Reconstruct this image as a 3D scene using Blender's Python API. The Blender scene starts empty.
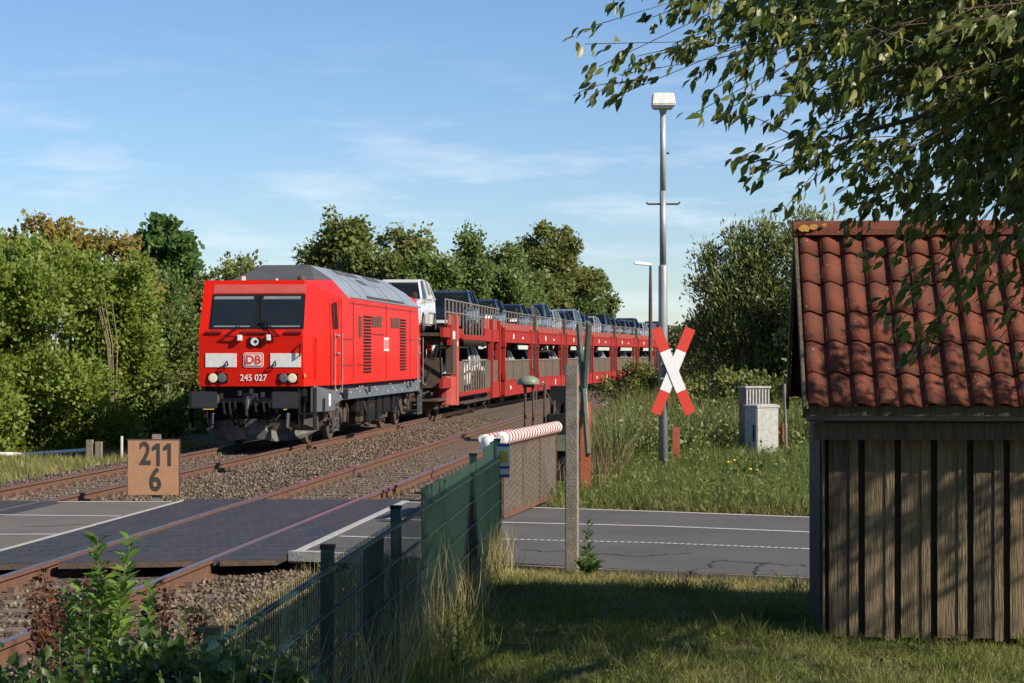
import bpy, bmesh, math, random
import numpy as np
from mathutils import Vector, Matrix
R = math.radians
S = bpy.context.scene
COL = S.collection
# ------------------------------------------------------------------ camera, sky, sun, exposure
HC = 2.05                      # camera height above the rail heads (z = 0)
YAW = R(5.7)                   # camera looks 5.7 degrees left of the track direction (+Y)
FPX = 2112.0
cd = bpy.data.cameras.new('camera'); cam = bpy.data.objects.new('camera', cd); COL.objects.link(cam)
cam.location = (0, 0, HC); cam.rotation_euler = (R(90.312), 0, YAW)
cd.sensor_width = 36; cd.lens = FPX / 1024 * 36; cd.clip_start = 0.3; cd.clip_end = 5000
S.camera = cam
SUN_EL, SUN_AZ = 34.5, -25.0   # azimuth measured from +X, negative = towards the camera side
W = bpy.data.worlds.new('World'); S.world = W; W.use_nodes = True
wn, wl = W.node_tree.nodes, W.node_tree.links
for n in list(wn): wn.remove(n)
out = wn.new('ShaderNodeOutputWorld'); bg = wn.new('ShaderNodeBackground')
sky = wn.new('ShaderNodeTexSky'); sky.sky_type = 'NISHITA'; sky.sun_disc = False
sky.sun_elevation = R(SUN_EL); sky.sun_rotation = R(90 - SUN_AZ)
sky.air_density = 1.0; sky.dust_density = 0.0; sky.ozone_density = 5.0; sky.altitude = 300
tc = wn.new('ShaderNodeTexCoord'); mp = wn.new('ShaderNodeMapping'); mp.inputs['Scale'].default_value = (9.0, 9.0, 52.0); mp.inputs['Location'].default_value = (1.3, .4, .2)
mp.inputs['Rotation'].default_value = (R(3), R(-2), R(15))
nz = wn.new('ShaderNodeTexNoise'); nz.inputs['Scale'].default_value = 1.35; nz.inputs['Detail'].default_value = 7; nz.inputs['Roughness'].default_value = .58
cr = wn.new('ShaderNodeValToRGB'); cr.color_ramp.elements[0].position = .49; cr.color_ramp.elements[1].position = .70
sx = wn.new('ShaderNodeSeparateXYZ')
lo = wn.new('ShaderNodeMapRange'); lo.inputs[1].default_value = .155; lo.inputs[2].default_value = .06; lo.inputs[3].default_value = .0; lo.inputs[4].default_value = .48
mul = wn.new('ShaderNodeMath'); mul.operation = 'MULTIPLY'
mx = wn.new('ShaderNodeMixRGB'); mx.inputs[2].default_value = (8.2, 8.8, 9.6, 1)
wl.new(tc.outputs['Generated'], mp.inputs[0]); wl.new(mp.outputs[0], nz.inputs['Vector']); wl.new(nz.outputs[0], cr.inputs[0])
wl.new(tc.outputs['Generated'], sx.inputs[0]); wl.new(sx.outputs[2], lo.inputs[0])
wl.new(cr.outputs[0], mul.inputs[0]); wl.new(lo.outputs[0], mul.inputs[1]); wl.new(mul.outputs[0], mx.inputs[0])
tn = wn.new('ShaderNodeMixRGB'); tn.blend_type = 'MULTIPLY'; tn.inputs[0].default_value = 1; tn.inputs[2].default_value = (.95, .98, 1.07, 1); wl.new(sky.outputs[0], tn.inputs[1]); wl.new(tn.outputs[0], mx.inputs[1]); wl.new(mx.outputs[0], bg.inputs[0]); wl.new(bg.outputs[0], out.inputs[0])
bg.inputs[1].default_value = 0.08
sl = bpy.data.lights.new('sun', 'SUN'); sun = bpy.data.objects.new('sun', sl); COL.objects.link(sun)
sl.energy = 5.0; sl.angle = R(0.55); sl.color = (1.0, 0.89, 0.74)
sd = Vector((math.cos(R(SUN_EL)) * math.cos(R(SUN_AZ)), math.cos(R(SUN_EL)) * math.sin(R(SUN_AZ)), math.sin(R(SUN_EL))))
sun.rotation_euler = sd.to_track_quat('Z', 'Y').to_euler()
S.view_settings.view_transform = 'Standard'; S.view_settings.look = 'None'; S.view_settings.gamma = 1
S.view_settings.exposure = 0.56; S.view_settings.use_curve_mapping = False
S.render.resolution_x = 1024; S.render.resolution_y = 683
S.cycles.max_bounces = 7; S.cycles.transparent_max_bounces = 10
# ------------------------------------------------------------------ measuring helpers
AX = Vector((-math.sin(YAW), math.cos(YAW), 0)); RT = Vector((math.cos(YAW), math.sin(YAW), 0))
def at(px, D, z=0.0):          # a point seen in column px at distance D along the view axis
    p = AX * D + RT * ((px - 512) / FPX * D); return Vector((p.x, p.y, z))
def gr(px, py, z=0.0):         # the point of the level z seen at (px, py)
    return at(px, (HC - z) * FPX / (py - 353), z)
def hz(py, D): return HC + (353 - py) * D / FPX
def curve_off(y):              # the line bends gently to the right beyond the locomotive
    if y < 68: return 0.0
    if y < 320: return (y - 68) ** 2 / 1850.0
    return 252 ** 2 / 1850.0 + (y - 320) * 252 / 925.0
# ------------------------------------------------------------------ object helpers
def tag(o, label=None, cat=None, group=None, kind=None):
    if label: o['label'] = label
    if cat: o['category'] = cat
    if group: o['group'] = group
    if kind: o['kind'] = kind
    return o
def empty(name, loc=(0, 0, 0), rz=0.0, label=None, cat=None, group=None, kind=None):
    o = bpy.data.objects.new(name, None); o.empty_display_size = .2; COL.objects.link(o)
    o.location = loc; o.rotation_euler = (0, 0, rz); return tag(o, label, cat, group, kind)
KIDS = {}
def link(name, me, mat, parent=None):
    o = bpy.data.objects.new(name, me); COL.objects.link(o)
    if mat is not None and not me.materials: me.materials.append(mat)
    if parent is not None: o.parent = parent; KIDS.setdefault(parent.name, []).append(o)
    return o
def copy_tree(o, parent=None, swap=None):
    c = o.copy(); COL.objects.link(c)
    if parent is not None: c.parent = parent; KIDS.setdefault(parent.name, []).append(c)
    if swap and o.type == 'MESH' and o.material_slots and o.material_slots[0].material and o.material_slots[0].material.name in swap:
        c.material_slots[0].link = 'OBJECT'; c.material_slots[0].material = swap[o.material_slots[0].material.name]
    for ch in list(KIDS.get(o.name, [])): copy_tree(ch, c, swap)
    return c
class MB:
    def __init__(s): s.v = []; s.f = []
    def add(s, vs, fs):
        n = len(s.v); s.v += [tuple(v) for v in vs]; s.f += [tuple(i + n for i in f) for f in fs]; return s
    def box(s, x0, x1, y0, y1, z0, z1):
        return s.add([(x0,y0,z0),(x1,y0,z0),(x1,y1,z0),(x0,y1,z0),(x0,y0,z1),(x1,y0,z1),(x1,y1,z1),(x0,y1,z1)],
                     [(3,2,1,0),(4,5,6,7),(0,1,5,4),(1,2,6,5),(2,3,7,6),(3,0,4,7)])
    def bar(s, a, b, w, h=None, up=(0,0,1)):       # rectangular bar from a to b
        h = w if h is None else h
        a, b = Vector(a), Vector(b); d = (b - a).normalized(); u = Vector(up)
        if abs(d.dot(u)) > .98: u = Vector((0, 1, 0))
        r = d.cross(u).normalized() * w / 2; u = r.cross(d).normalized() * h / 2
        vs = [p + i * r + j * u for p in (a, b) for i, j in ((-1,-1),(1,-1),(1,1),(-1,1))]
        return s.add(vs, [(0,1,2,3),(7,6,5,4),(0,4,5,1),(1,5,6,2),(2,6,7,3),(3,7,4,0)])
    def tube(s, pts, r, n=8, cap=True):
        pts = [Vector(p) for p in pts]; rs = r if isinstance(r, (list, tuple)) else [r] * len(pts)
        base = len(s.v); u0 = None
        for i, p in enumerate(pts):
            d = (pts[min(i+1, len(pts)-1)] - pts[max(i-1, 0)]).normalized()
            if u0 is None:
                u0 = d.cross(Vector((0,0,1)) if abs(d.z) < .9 else Vector((0,1,0))).normalized()
            u0 = (u0 - d * u0.dot(d)).normalized(); w = d.cross(u0)
            for k in range(n):
                a = 2 * math.pi * k / n; s.v.append(tuple(p + (u0 * math.cos(a) + w * math.sin(a)) * rs[i]))
        for i in range(len(pts) - 1):
            for k in range(n):
                a = base + i * n + k; b = base + i * n + (k + 1) % n; s.f.append((a, b, b + n, a + n))
        if cap:
            s.f.append(tuple(base + k for k in reversed(range(n)))); e = base + (len(pts) - 1) * n; s.f.append(tuple(e + k for k in range(n)))
        return s
    def prism(s, poly, axis, a, b):                # poly of 2-D points pushed along an axis
        def m(p, t): return {'x': (t, p[0], p[1]), 'y': (p[0], t, p[1]), 'z': (p[0], p[1], t)}[axis]
        n = len(poly)
        return s.add([m(p, a) for p in poly] + [m(p, b) for p in poly],
                     [tuple(range(n))[::-1], tuple(range(n, 2*n))] + [(i, (i+1) % n, (i+1) % n + n, i + n) for i in range(n)])
    def lathe(s, prof, c, n=24):
        base = len(s.v)
        for r, z in prof:
            for k in range(n):
                a = 2 * math.pi * k / n; s.v.append((c[0] + r * math.cos(a), c[1] + r * math.sin(a), c[2] + z))
        for i in range(len(prof) - 1):
            for k in range(n):
                a = base + i*n + k; b = base + i*n + (k+1) % n; s.f.append((a, b, b+n, a+n))
        s.f.append(tuple(base + k for k in reversed(range(n)))); e = base + (len(prof)-1)*n; s.f.append(tuple(e+k for k in range(n)))
        return s
    def mesh(s, name, smooth=False, bevel=0):
        me = bpy.data.meshes.new(name); me.from_pydata(s.v, [], s.f); me.update()
        bm = bmesh.new(); bm.from_mesh(me); bmesh.ops.recalc_face_normals(bm, faces=bm.faces)
        if bevel: bmesh.ops.bevel(bm, geom=[e for e in bm.edges if len(e.link_faces) == 2 and e.calc_face_angle(0) > .5], offset=bevel, segments=2, affect='EDGES', clamp_overlap=True)
        bm.to_mesh(me); bm.free()
        if smooth: me.polygons.foreach_set('use_smooth', [True] * len(me.polygons)); me.update()
        return me
    def build2(s, name, mat, parent=None):       # left and right pieces become objects of their own
        for sg in (-1, 1):
            m = MB(); keep = [f for f in s.f if sum(s.v[i][0] for i in f) * sg > 0]; used = sorted({i for f in keep for i in f}); mp = {i: k for k, i in enumerate(used)}
            m.v = [s.v[i] for i in used]; m.f = [tuple(mp[i] for i in f) for f in keep]
            if m.f: o = m.build(name, mat, parent)
        return o
    def build(s, name, mat, parent=None, smooth=False, bevel=0): return link(name, s.mesh(name, smooth, bevel), mat, parent)
def wheel_mb(c, r, w, axis='x', n=24, prof=None):
    m = MB(); prof = prof or [(r*.3, -w/2), (r*.92, -w/2), (r, -w*.35), (r, w*.35), (r*.92, w/2), (r*.3, w/2)]
    m.lathe(prof, (0, 0, 0), n)
    m.v = [(c[0] + z, c[1] + x, c[2] + y) for x, y, z in m.v]; return m
def text_mesh(name, body, size, mat, parent, loc, rot, xs=1.0, off=0.0, extrude=.002, align='CENTER'):
    cu = bpy.data.curves.new(name, 'FONT'); cu.body = body; cu.size = size; cu.align_x = align; cu.align_y = 'CENTER'
    cu.offset = off; cu.extrude = extrude; cu.resolution_u = 4
    t = bpy.data.objects.new('tmp', cu); COL.objects.link(t)
    dg = bpy.context.evaluated_depsgraph_get(); me = bpy.data.meshes.new_from_object(t.evaluated_get(dg)); me.name = name
    bpy.data.objects.remove(t); me.materials.clear()
    o = link(name, me, mat, parent); o.location = loc; o.rotation_euler = rot; o.scale = (xs, 1, 1); return o
# ------------------------------------------------------------------ materials
def nodes(name):
    m = bpy.data.materials.new(name); m.use_nodes = True; nt = m.node_tree
    return m, nt, nt.nodes['Principled BSDF']
def c4(c): return (c[0], c[1], c[2], 1)
def mat(name, col, rough=.6, col2=None, scale=6, metal=0, bump=0, bscale=40, coat=0, detail=6, amt=(.35, .7), stretch=None, spec=.5):
    m, nt, b = nodes(name); N, L = nt.nodes, nt.links
    b.inputs['Base Color'].default_value = c4(col); b.inputs['Roughness'].default_value = rough; b.inputs['Metallic'].default_value = metal
    b.inputs['Coat Weight'].default_value = coat; b.inputs['Coat Roughness'].default_value = .08; b.inputs['Specular IOR Level'].default_value = spec
    t = N.new('ShaderNodeTexCoord'); mp = N.new('ShaderNodeMapping'); L.new(t.outputs['Object'], mp.inputs[0])
    if stretch: mp.inputs['Scale'].default_value = stretch
    col2 = col2 or tuple(c * .72 for c in col)
    n = N.new('ShaderNodeTexNoise'); n.inputs['Scale'].default_value = scale; n.inputs['Detail'].default_value = detail; n.inputs['Roughness'].default_value = .65
    L.new(mp.outputs[0], n.inputs['Vector'])
    r = N.new('ShaderNodeValToRGB'); r.color_ramp.elements[0].position, r.color_ramp.elements[1].position = amt
    r.color_ramp.elements[0].color = c4(col); r.color_ramp.elements[1].color = c4(col2)
    L.new(n.outputs[0], r.inputs[0]); L.new(r.outputs[0], b.inputs['Base Color'])
    rr = N.new('ShaderNodeMapRange'); rr.inputs[3].default_value = max(.02, rough - .1); rr.inputs[4].default_value = min(1, rough + .12)
    L.new(n.outputs[0], rr.inputs[0]); L.new(rr.outputs[0], b.inputs['Roughness'])
    if bump:
        n2 = N.new('ShaderNodeTexNoise'); n2.inputs['Scale'].default_value = bscale; n2.inputs['Detail'].default_value = 4
        L.new(mp.outputs[0], n2.inputs['Vector'])
        bp = N.new('ShaderNodeBump'); bp.inputs['Strength'].default_value = bump; bp.inputs['Distance'].default_value = .02
        L.new(n2.outputs[0], bp.inputs['Height']); L.new(bp.outputs[0], b.inputs['Normal'])
    return m
def leafmat(name, cols, trans=.35, rough=.5, spec=.35):   # colour varies leaf by leaf
    m, nt, b = nodes(name); N, L = nt.nodes, nt.links
    a = N.new('ShaderNodeAttribute'); a.attribute_name = 'rnd'
    r = N.new('ShaderNodeValToRGB'); e = r.color_ramp.elements
    for i, c in enumerate(cols):
        p = i / (len(cols) - 1)
        if i == 0: e[0].position = 0; e[0].color = c4(c)
        elif i == len(cols) - 1: e[-1].position = 1; e[-1].color = c4(c)
        else: x = e.new(p); x.color = c4(c)
    L.new(a.outputs['Fac'], r.inputs[0]); L.new(r.outputs[0], b.inputs['Base Color'])
    b.inputs['Roughness'].default_value = rough; b.inputs['Specular IOR Level'].default_value = spec
    t = N.new('ShaderNodeBsdfTranslucent'); mm = N.new('ShaderNodeMixShader'); mm.inputs[0].default_value = trans
    hs = N.new('ShaderNodeHueSaturation'); hs.inputs['Value'].default_value = 1.5; hs.inputs['Hue'].default_value = .485
    L.new(r.outputs[0], hs.inputs['Color']); L.new(hs.outputs[0], t.inputs[0])
    L.new(b.outputs[0], mm.inputs[1]); L.new(t.outputs[0], mm.inputs[2]); L.new(mm.outputs[0], N['Material Output'].inputs[0])
    return m
def glassmat(name, tint, k=.55, rough=.03):
    m, nt, b = nodes(name); N, L = nt.nodes, nt.links
    b.inputs['Base Color'].default_value = c4(tint); b.inputs['Roughness'].default_value = rough; b.inputs['Specular IOR Level'].default_value = .8
    t = N.new('ShaderNodeBsdfTransparent'); t.inputs[0].default_value = (.75, .8, .8, 1)
    mm = N.new('ShaderNodeMixShader'); mm.inputs[0].default_value = k
    L.new(t.outputs[0], mm.inputs[1]); L.new(b.outputs[0], mm.inputs[2]); L.new(mm.outputs[0], N['Material Output'].inputs[0]); return m
def lampmat(name, col, s):
    m, nt, b = nodes(name); b.inputs['Base Color'].default_value = c4(col); b.inputs['Emission Color'].default_value = c4(col); b.inputs['Emission Strength'].default_value = s
    b.inputs['Roughness'].default_value = .15; return m
M = dict(
    train_red=mat('train_red', (.62, .012, .004), .48, (.45, .016, .008), 2.4, coat=.06, spec=.14, detail=10, amt=(.42, .8), stretch=(1, 1, .35)),
    train_grey=mat('train_grey', (.1, .112, .118), .5, (.09, .095, .095), 5),
    roof_grey=mat('roof_grey', (.23, .27, .31), .5, (.17, .195, .22), 3),
    roof_shade_grille=mat('roof_shade_grille', (.075, .075, .078), .75, (.05, .05, .05), 3),  # dark grilles, and the shade painted on the roof end
    black=mat('black_parts', (.006, .006, .007), .7, (.014, .012, .01), 9, spec=.2),
    iron=mat('dirty_iron', (.05, .04, .033), .75, (.11, .065, .04), 7, bump=.4),
    buffer=mat('buffer_grey', (.03, .031, .034), .5, (.02, .02, .02), 6), signwhite=mat('sign_white', (.8, .8, .79), .45, (.76, .76, .74), 3),
    plough=mat('plough_grey', (.09, .088, .085), .55, (.035, .03, .025), 4),
    white=mat('white_paint', (.78, .77, .74), .5, (.62, .6, .56), 12),
    glass_dark=mat('cab_glass', (.012, .016, .02), .06, (.016, .02, .024), 2),
    blind=mat('cab_blind', (.2, .24, .25), .4),
    wagon_red=mat('wagon_red', (.34, .026, .021), .7, (.24, .03, .022), 2.5, bump=.15, spec=.1),
    wagon_pale=mat('wagon_pale_red', (.42, .075, .06), .7, (.3, .06, .045), 2, spec=.25),
    wagon_brown=mat('wagon_brown', (.125, .095, .065), .8, (.07, .05, .035), 3, bump=.2),
    rail_steel=mat('galvanised_rail', (.26, .22, .18), .6, (.15, .11, .08), 8),
    rust=mat('rail_rust', (.15, .072, .042), .85, (.09, .042, .028), 8, bump=.5, bscale=60),
    railtop=mat('rail_head', (.36, .27, .3), .3, (.28, .2, .2), 12, metal=.75),
    rustred=mat('rust_red_post', (.33, .09, .035), .8, (.22, .06, .03), 9, bump=.3),
    sleeper=mat('sleeper', (.17, .125, .09), .85, (.1, .07, .05), 7, bump=.5, bscale=25),
    tyre=mat('tyre', (.015, .015, .016), .8), rim=mat('alloy_rim', (.4, .4, .42), .3, metal=.8),
    galv=mat('galvanised_pole', (.34, .35, .35), .5, (.24, .25, .25), 5, metal=.35, bump=.15, stretch=(1, 1, .3)),
    galv2=mat('pale_pole', (.42, .44, .45), .5, (.33, .34, .34), 5, metal=.3),
    concrete=mat('concrete', (.24, .215, .175), .9, (.13, .115, .09), 9, bump=.5, bscale=60),
    concrete2=mat('pale_concrete', (.42, .42, .4), .85, (.26, .26, .235), 11, bump=.4, bscale=70),
    fence=mat('fence_green', (.006, .036, .025), .5, (.009, .026, .02), 9),
    screen=mat('privacy_screen_green', (.014, .055, .04), .7, (.01, .035, .028), 5, stretch=(9, 9, .6), bump=.5, bscale=60),
    signred=mat('sign_red', (.62, .045, .02), .5, (.6, .05, .03), 6),
    signback=mat('sign_back', (.1, .14, .1), .7, (.07, .1, .075), 8, spec=.2),
    kmboard=mat('km_board', (.43, .225, .115), .85, (.34, .19, .11), 7, bump=.2), kmtext=mat('km_text', (.05, .04, .035), .8),
    bark=mat('bark', (.11, .085, .06), .9, (.06, .045, .03), 14, bump=.6), palebark=mat('pale_bark', (.26, .22, .16), .85, (.16, .13, .09), 14, bump=.4),
    olive=mat('olive_paint', (.12, .13, .075), .7, (.07, .07, .045), 8), skin=mat('skin', (.52, .3, .21), .6, (.48, .27, .19), 6),
    cloth=mat('pale_cloth', (.42, .4, .42), .9), interior=mat('car_interior', (.025, .025, .027), .8),
    headlight=mat('headlight_glass', (.55, .57, .58), .12, (.7, .7, .7), 20), lampon=lampmat('lit_headlamp', (.55, .46, .32), .25),
    bluesign=mat('sign_blue', (.03, .08, .35), .5), yellow=mat('yellow_paint', (.75, .55, .06), .6), lichen=mat('lichen', (.55, .3, .06), .9),
)
# ------------------------------------------------------------------ scattering of leaf / blade / stone shapes into one mesh
LEAF_V = np.array([(0,0,0),(.36,.22,.07),(.46,.52,.1),(0,1,-.1),(-.46,.52,.1),(-.36,.22,.07),(0,.5,-.01)]); LEAF_F = [(0,1,2,6),(6,2,3,4),(0,6,4,5)]
DIA_V = np.array([(0,0,0),(.5,.5,.08),(0,1,0),(-.5,.5,.08)]); DIA_F = [(0,1,2,3)]
BLD_V = np.array([(-.5,0,0),(.5,0,0),(.35,.55,.06),(-.35,.55,.06),(.04,1,.28),(-.04,1,.28)]); BLD_F = [(0,1,2,3),(3,2,4,5)]
STN_V = np.array([(.5,.1,0),(-.45,.15,.1),(.1,.5,-.05),(0,-.5,.1),(.1,0,.42),(-.05,.05,-.4)]); STN_F = [(0,2,4),(2,1,4),(1,3,4),(3,0,4),(2,0,5),(1,2,5),(3,1,5),(0,3,5)]
def scatter(name, TV, TF, pos, yd, zd, sx, sy, sz, rnd, mat_, parent=None, smooth=False):
    """pos (n,3); yd = the shape's long axis, zd = its face direction; sx, sy, sz sizes"""
    pos, yd, zd = [np.asarray(a, float) for a in (pos, yd, zd)]; n = len(pos); k = len(TV)
    yd = yd / (np.linalg.norm(yd, axis=1, keepdims=True) + 1e-9)
    xd = np.cross(yd, zd); xd /= np.linalg.norm(xd, axis=1, keepdims=True) + 1e-9; zd = np.cross(xd, yd)
    sx, sy, sz = [np.broadcast_to(np.asarray(a, float), (n,)) for a in (sx, sy, sz)]
    V = (pos[:, None, :] + TV[None, :, 0:1] * (xd * sx[:, None])[:, None, :] + TV[None, :, 1:2] * (yd * sy[:, None])[:, None, :] + TV[None, :, 2:3] * (zd * sz[:, None])[:, None, :]).reshape(-1, 3)
    F = np.asarray(TF); fv = F.shape[1]
    idx = (np.arange(n)[:, None, None] * k + F[None]).reshape(-1)
    me = bpy.data.meshes.new(name); me.vertices.add(len(V)); me.vertices.foreach_set('co', V.ravel())
    nf = n * len(F); me.loops.add(nf * fv); me.loops.foreach_set('vertex_index', idx.astype(np.int32))
    me.polygons.add(nf); me.polygons.foreach_set('loop_start', np.arange(0, nf * fv, fv, dtype=np.int32))
    try: me.polygons.foreach_set('loop_total', np.full(nf, fv, dtype=np.int32))
    except Exception: pass
    if smooth: me.polygons.foreach_set('use_smooth', np.ones(nf, dtype=bool))
    me.update(calc_edges=True)
    at_ = me.attributes.new('rnd', 'FLOAT', 'FACE'); at_.data.foreach_set('value', np.repeat(rnd, len(F)).astype(np.float32))
    return link(name, me, mat_, parent)
def rdir(rg, n): v = rg.normal(size=(n, 3)); return v / np.linalg.norm(v, axis=1, keepdims=True)
# ------------------------------------------------------------------ the ground
T1, T2 = -10.13, -5.83         # centre lines of the two tracks (train track, near track)
FAR_E = [(-400, 499), (-100, 500.2), (58, 500.6), (171, 500.6), (405, 500.8), (447, 502), (507, 505.6), (660, 510.5), (806, 516), (1024, 524.5), (1500, 545)]
NEAR_E = [(-700, 566), (-200, 567), (40, 567), (198, 563), (293, 553), (380, 556), (506, 562), (660, 570.4), (806, 575.5), (1024, 584), (1350, 598)]
FP = [gr(a, b) for a, b in FAR_E]; NP_ = [gr(a, b) for a, b in NEAR_E]
def ypoly(P, x):
    if x <= P[0].x: return P[0].y + (x - P[0].x) * .1
    for a, b in zip(P, P[1:]):
        if a.x <= x <= b.x: return a.y + (b.y - a.y) * (x - a.x) / (b.x - a.x)
    return P[-1].y - (x - P[-1].x) * .37
def terrain(x, y):
    ry0, ry1 = ypoly(NP_, x) - .15, ypoly(FP, x) + .15
    xq = x - curve_off(y)
    if -12.9 < xq < -3.7: return -.3 if -11.9 < xq < -4.1 else -.26
    if ry0 < y < ry1: return -.07
    d = min(abs(y - ry0), abs(y - ry1)); k = min(1, d / 1.2)
    xs = x - curve_off(y)
    if xs > -2.7: h = -.015 + .03 * math.sin(x * 1.7 + y * .9) * min(1, abs(y - 24) / 6)
    elif xs > -3.9: h = -.015 - .23 * (-2.7 - xs) / 1.2
    elif xs > -12.6: h = -.26
    elif xs > -14: h = -.26 - .1 * (-12.6 - xs) / 1.4
    else: h = -.36
    if y > 34 and xs > -2.7: h += min(.35, (y - 34) * .03)      # low bank right of the line
    return -.07 * (1 - k) + h * k
def lin(a, b, s): return list(np.arange(a, b, s))
xs_ = [-2500, -900, -400, -180, -90, -50, -35, -27, -22] + lin(-19, 8, .3) + [8.5, 10, 13, 18, 26, 40, 80, 180, 400, 900, 2500]
ys_ = [-300, -80, -20, -5, 0, 3] + lin(5, 48, .35) + lin(48, 130, 1.6) + lin(130, 330, 7) + [350, 420, 600, 1000, 2000, 4000]
vs = [(x, y, terrain(x, y)) for y in ys_ for x in xs_]; nx = len(xs_)
gm = MB(); gm.v = vs; gm.f = [(j*nx+i, j*nx+i+1, (j+1)*nx+i+1, (j+1)*nx+i) for j in range(len(ys_)-1) for i in range(nx-1)]
def ground_mat():
    m, nt, b = nodes('grass_ground'); N, L = nt.nodes, nt.links
    t = N.new('ShaderNodeTexCoord'); n = N.new('ShaderNodeTexNoise'); n.inputs['Scale'].default_value = .9; n.inputs['Detail'].default_value = 9; n.inputs['Roughness'].default_value = .7
    L.new(t.outputs['Object'], n.inputs['Vector']); r = N.new('ShaderNodeValToRGB'); e = r.color_ramp.elements
    e[0].position = .3; e[0].color = (.045, .065, .016, 1); e[1].position = .74; e[1].color = (.17, .14, .06, 1); x = e.new(.5); x.color = (.075, .09, .025, 1)
    L.new(n.outputs[0], r.inputs[0]); L.new(r.outputs[0], b.inputs['Base Color']); b.inputs['Roughness'].default_value = .95
    n2 = N.new('ShaderNodeTexNoise'); n2.inputs['Scale'].default_value = 30; n2.inputs['Detail'].default_value = 5; L.new(t.outputs['Object'], n2.inputs['Vector'])
    bp = N.new('ShaderNodeBump'); bp.inputs['Strength'].default_value = .9; bp.inputs['Distance'].default_value = .05; L.new(n2.outputs[0], bp.inputs['Height']); L.new(bp.outputs[0], b.inputs['Normal'])
    return m
tag(gm.build('ground', ground_mat(), smooth=True), kind='structure')
# ------------------------------------------------------------------ ballast
def ballast_mat(name, dark=1.0):
    m, nt, b = nodes(name); N, L = nt.nodes, nt.links
    t = N.new('ShaderNodeTexCoord'); v = N.new('ShaderNodeTexVoronoi'); v.inputs['Scale'].default_value = 21
    L.new(t.outputs['Object'], v.inputs['Vector']); sp = N.new('ShaderNodeSeparateXYZ'); L.new(v.outputs['Color'], sp.inputs[0])
    r = N.new('ShaderNodeValToRGB'); e = r.color_ramp.elements
    e[0].color = c4((.036*dark, .026*dark, .018*dark)); e[1].color = c4((.2*dark, .16*dark, .12*dark)); x = e.new(.5); x.color = c4((.1*dark, .072*dark, .05*dark))
    L.new(sp.outputs[0], r.inputs[0]); L.new(r.outputs[0], b.inputs['Base Color']); b.inputs['Roughness'].default_value = .95
    bp = N.new('ShaderNodeBump'); bp.inputs['Strength'].default_value = 1; bp.inputs['Distance'].default_value = .05
    L.new(v.outputs['Distance'], bp.inputs['Height']); bp.invert = True; L.new(bp.outputs[0], b.inputs['Normal']); return m
M['ballast'] = ballast_mat('ballast'); 
def strip(name, prof, y0, y1, step, matl):     # cross-profile swept along the bending line
    mb = MB(); ys = list(np.arange(y0, y1, step)) + [y1]; n = len(prof)
    for y in ys:
        for (x, z) in prof: mb.v.append((x + curve_off(y), y, z))
    mb.f = [(j*n+i, j*n+i+1, (j+1)*n+i+1, (j+1)*n+i) for j in range(len(ys)-1) for i in range(n-1)]
    return tag(mb.build(name, matl), kind='structure')
BPROF = [(-13.2, -.45), (-12.35, -.2), (-11.7, -.17), (-8.8, -.17), (-8.2, -.13), (-7.6, -.15), (-7.2, -.17), (-4.5, -.17), (-3.9, -.19), (-2.9, -.33)]
strip('ballast_bed', BPROF, -40, 400, 4, M['ballast'])
rg = np.random.default_rng(5)
def stones(n, x0, x1, y0, y1, sz, keep=lambda x, y: True):
    x = rg.uniform(x0, x1, n); y = y0 + (y1 - y0) * rg.random(n) ** 1.25
    bz = np.interp(x, [p[0] for p in BPROF], [p[1] for p in BPROF]); x = x + np.array([curve_off(v) for v in y])
    k = np.array([keep(a, b) for a, b in zip(x, y)]); x, y, bz = x[k], y[k], bz[k]; return np.stack([x, y, bz + rg.uniform(-.012, .02, len(x))], 1), rg.uniform(sz*.55, sz*1.35, len(x))
off_road = lambda x, y: y > ypoly(FP, x) + .12 or y < ypoly(NP_, x) - .1
def clear_rail(x, y):
    xx = x - curve_off(y)
    return off_road(x, y) and min(abs(xx - T1 - .7175), abs(xx - T1 + .7175), abs(xx - T2 - .7175), abs(xx - T2 + .7175)) > .1
A = [stones(24000, -9.6, -6.5, 26, 70, .05, clear_rail), stones(6000, -5.2, -2.9, 26, 60, .05, clear_rail), stones(11000, -5.4, -2.6, 11, 22, .046, clear_rail), stones(3500, -7.0, -4.6, 11, 21, .05, clear_rail), stones(5000, -13, -10.6, 28, 50, .05, clear_rail), stones(2500, -10.8, -9.6, 28, 46, .05, clear_rail), stones(2500, -6.5, -5.2, 27, 45, .045, clear_rail)]
P = np.concatenate([a[0] for a in A]); Z = np.concatenate([a[1] for a in A])
M['stone'] = leafmat('ballast_stone', [(.035, .024, .017), (.09, .062, .042), (.155, .115, .08), (.25, .21, .155)], 0.0, .9, .2)
o = scatter('ballast_stones', STN_V, STN_F, P, rdir(rg, len(P)), rdir(rg, len(P)), Z, Z*rg.uniform(.8,1.3,len(P)), Z, rg.random(len(P)), M['stone'])
tag(o, 'loose brown grey ballast stones between and beside the two tracks', 'ballast', kind='stuff')
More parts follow.
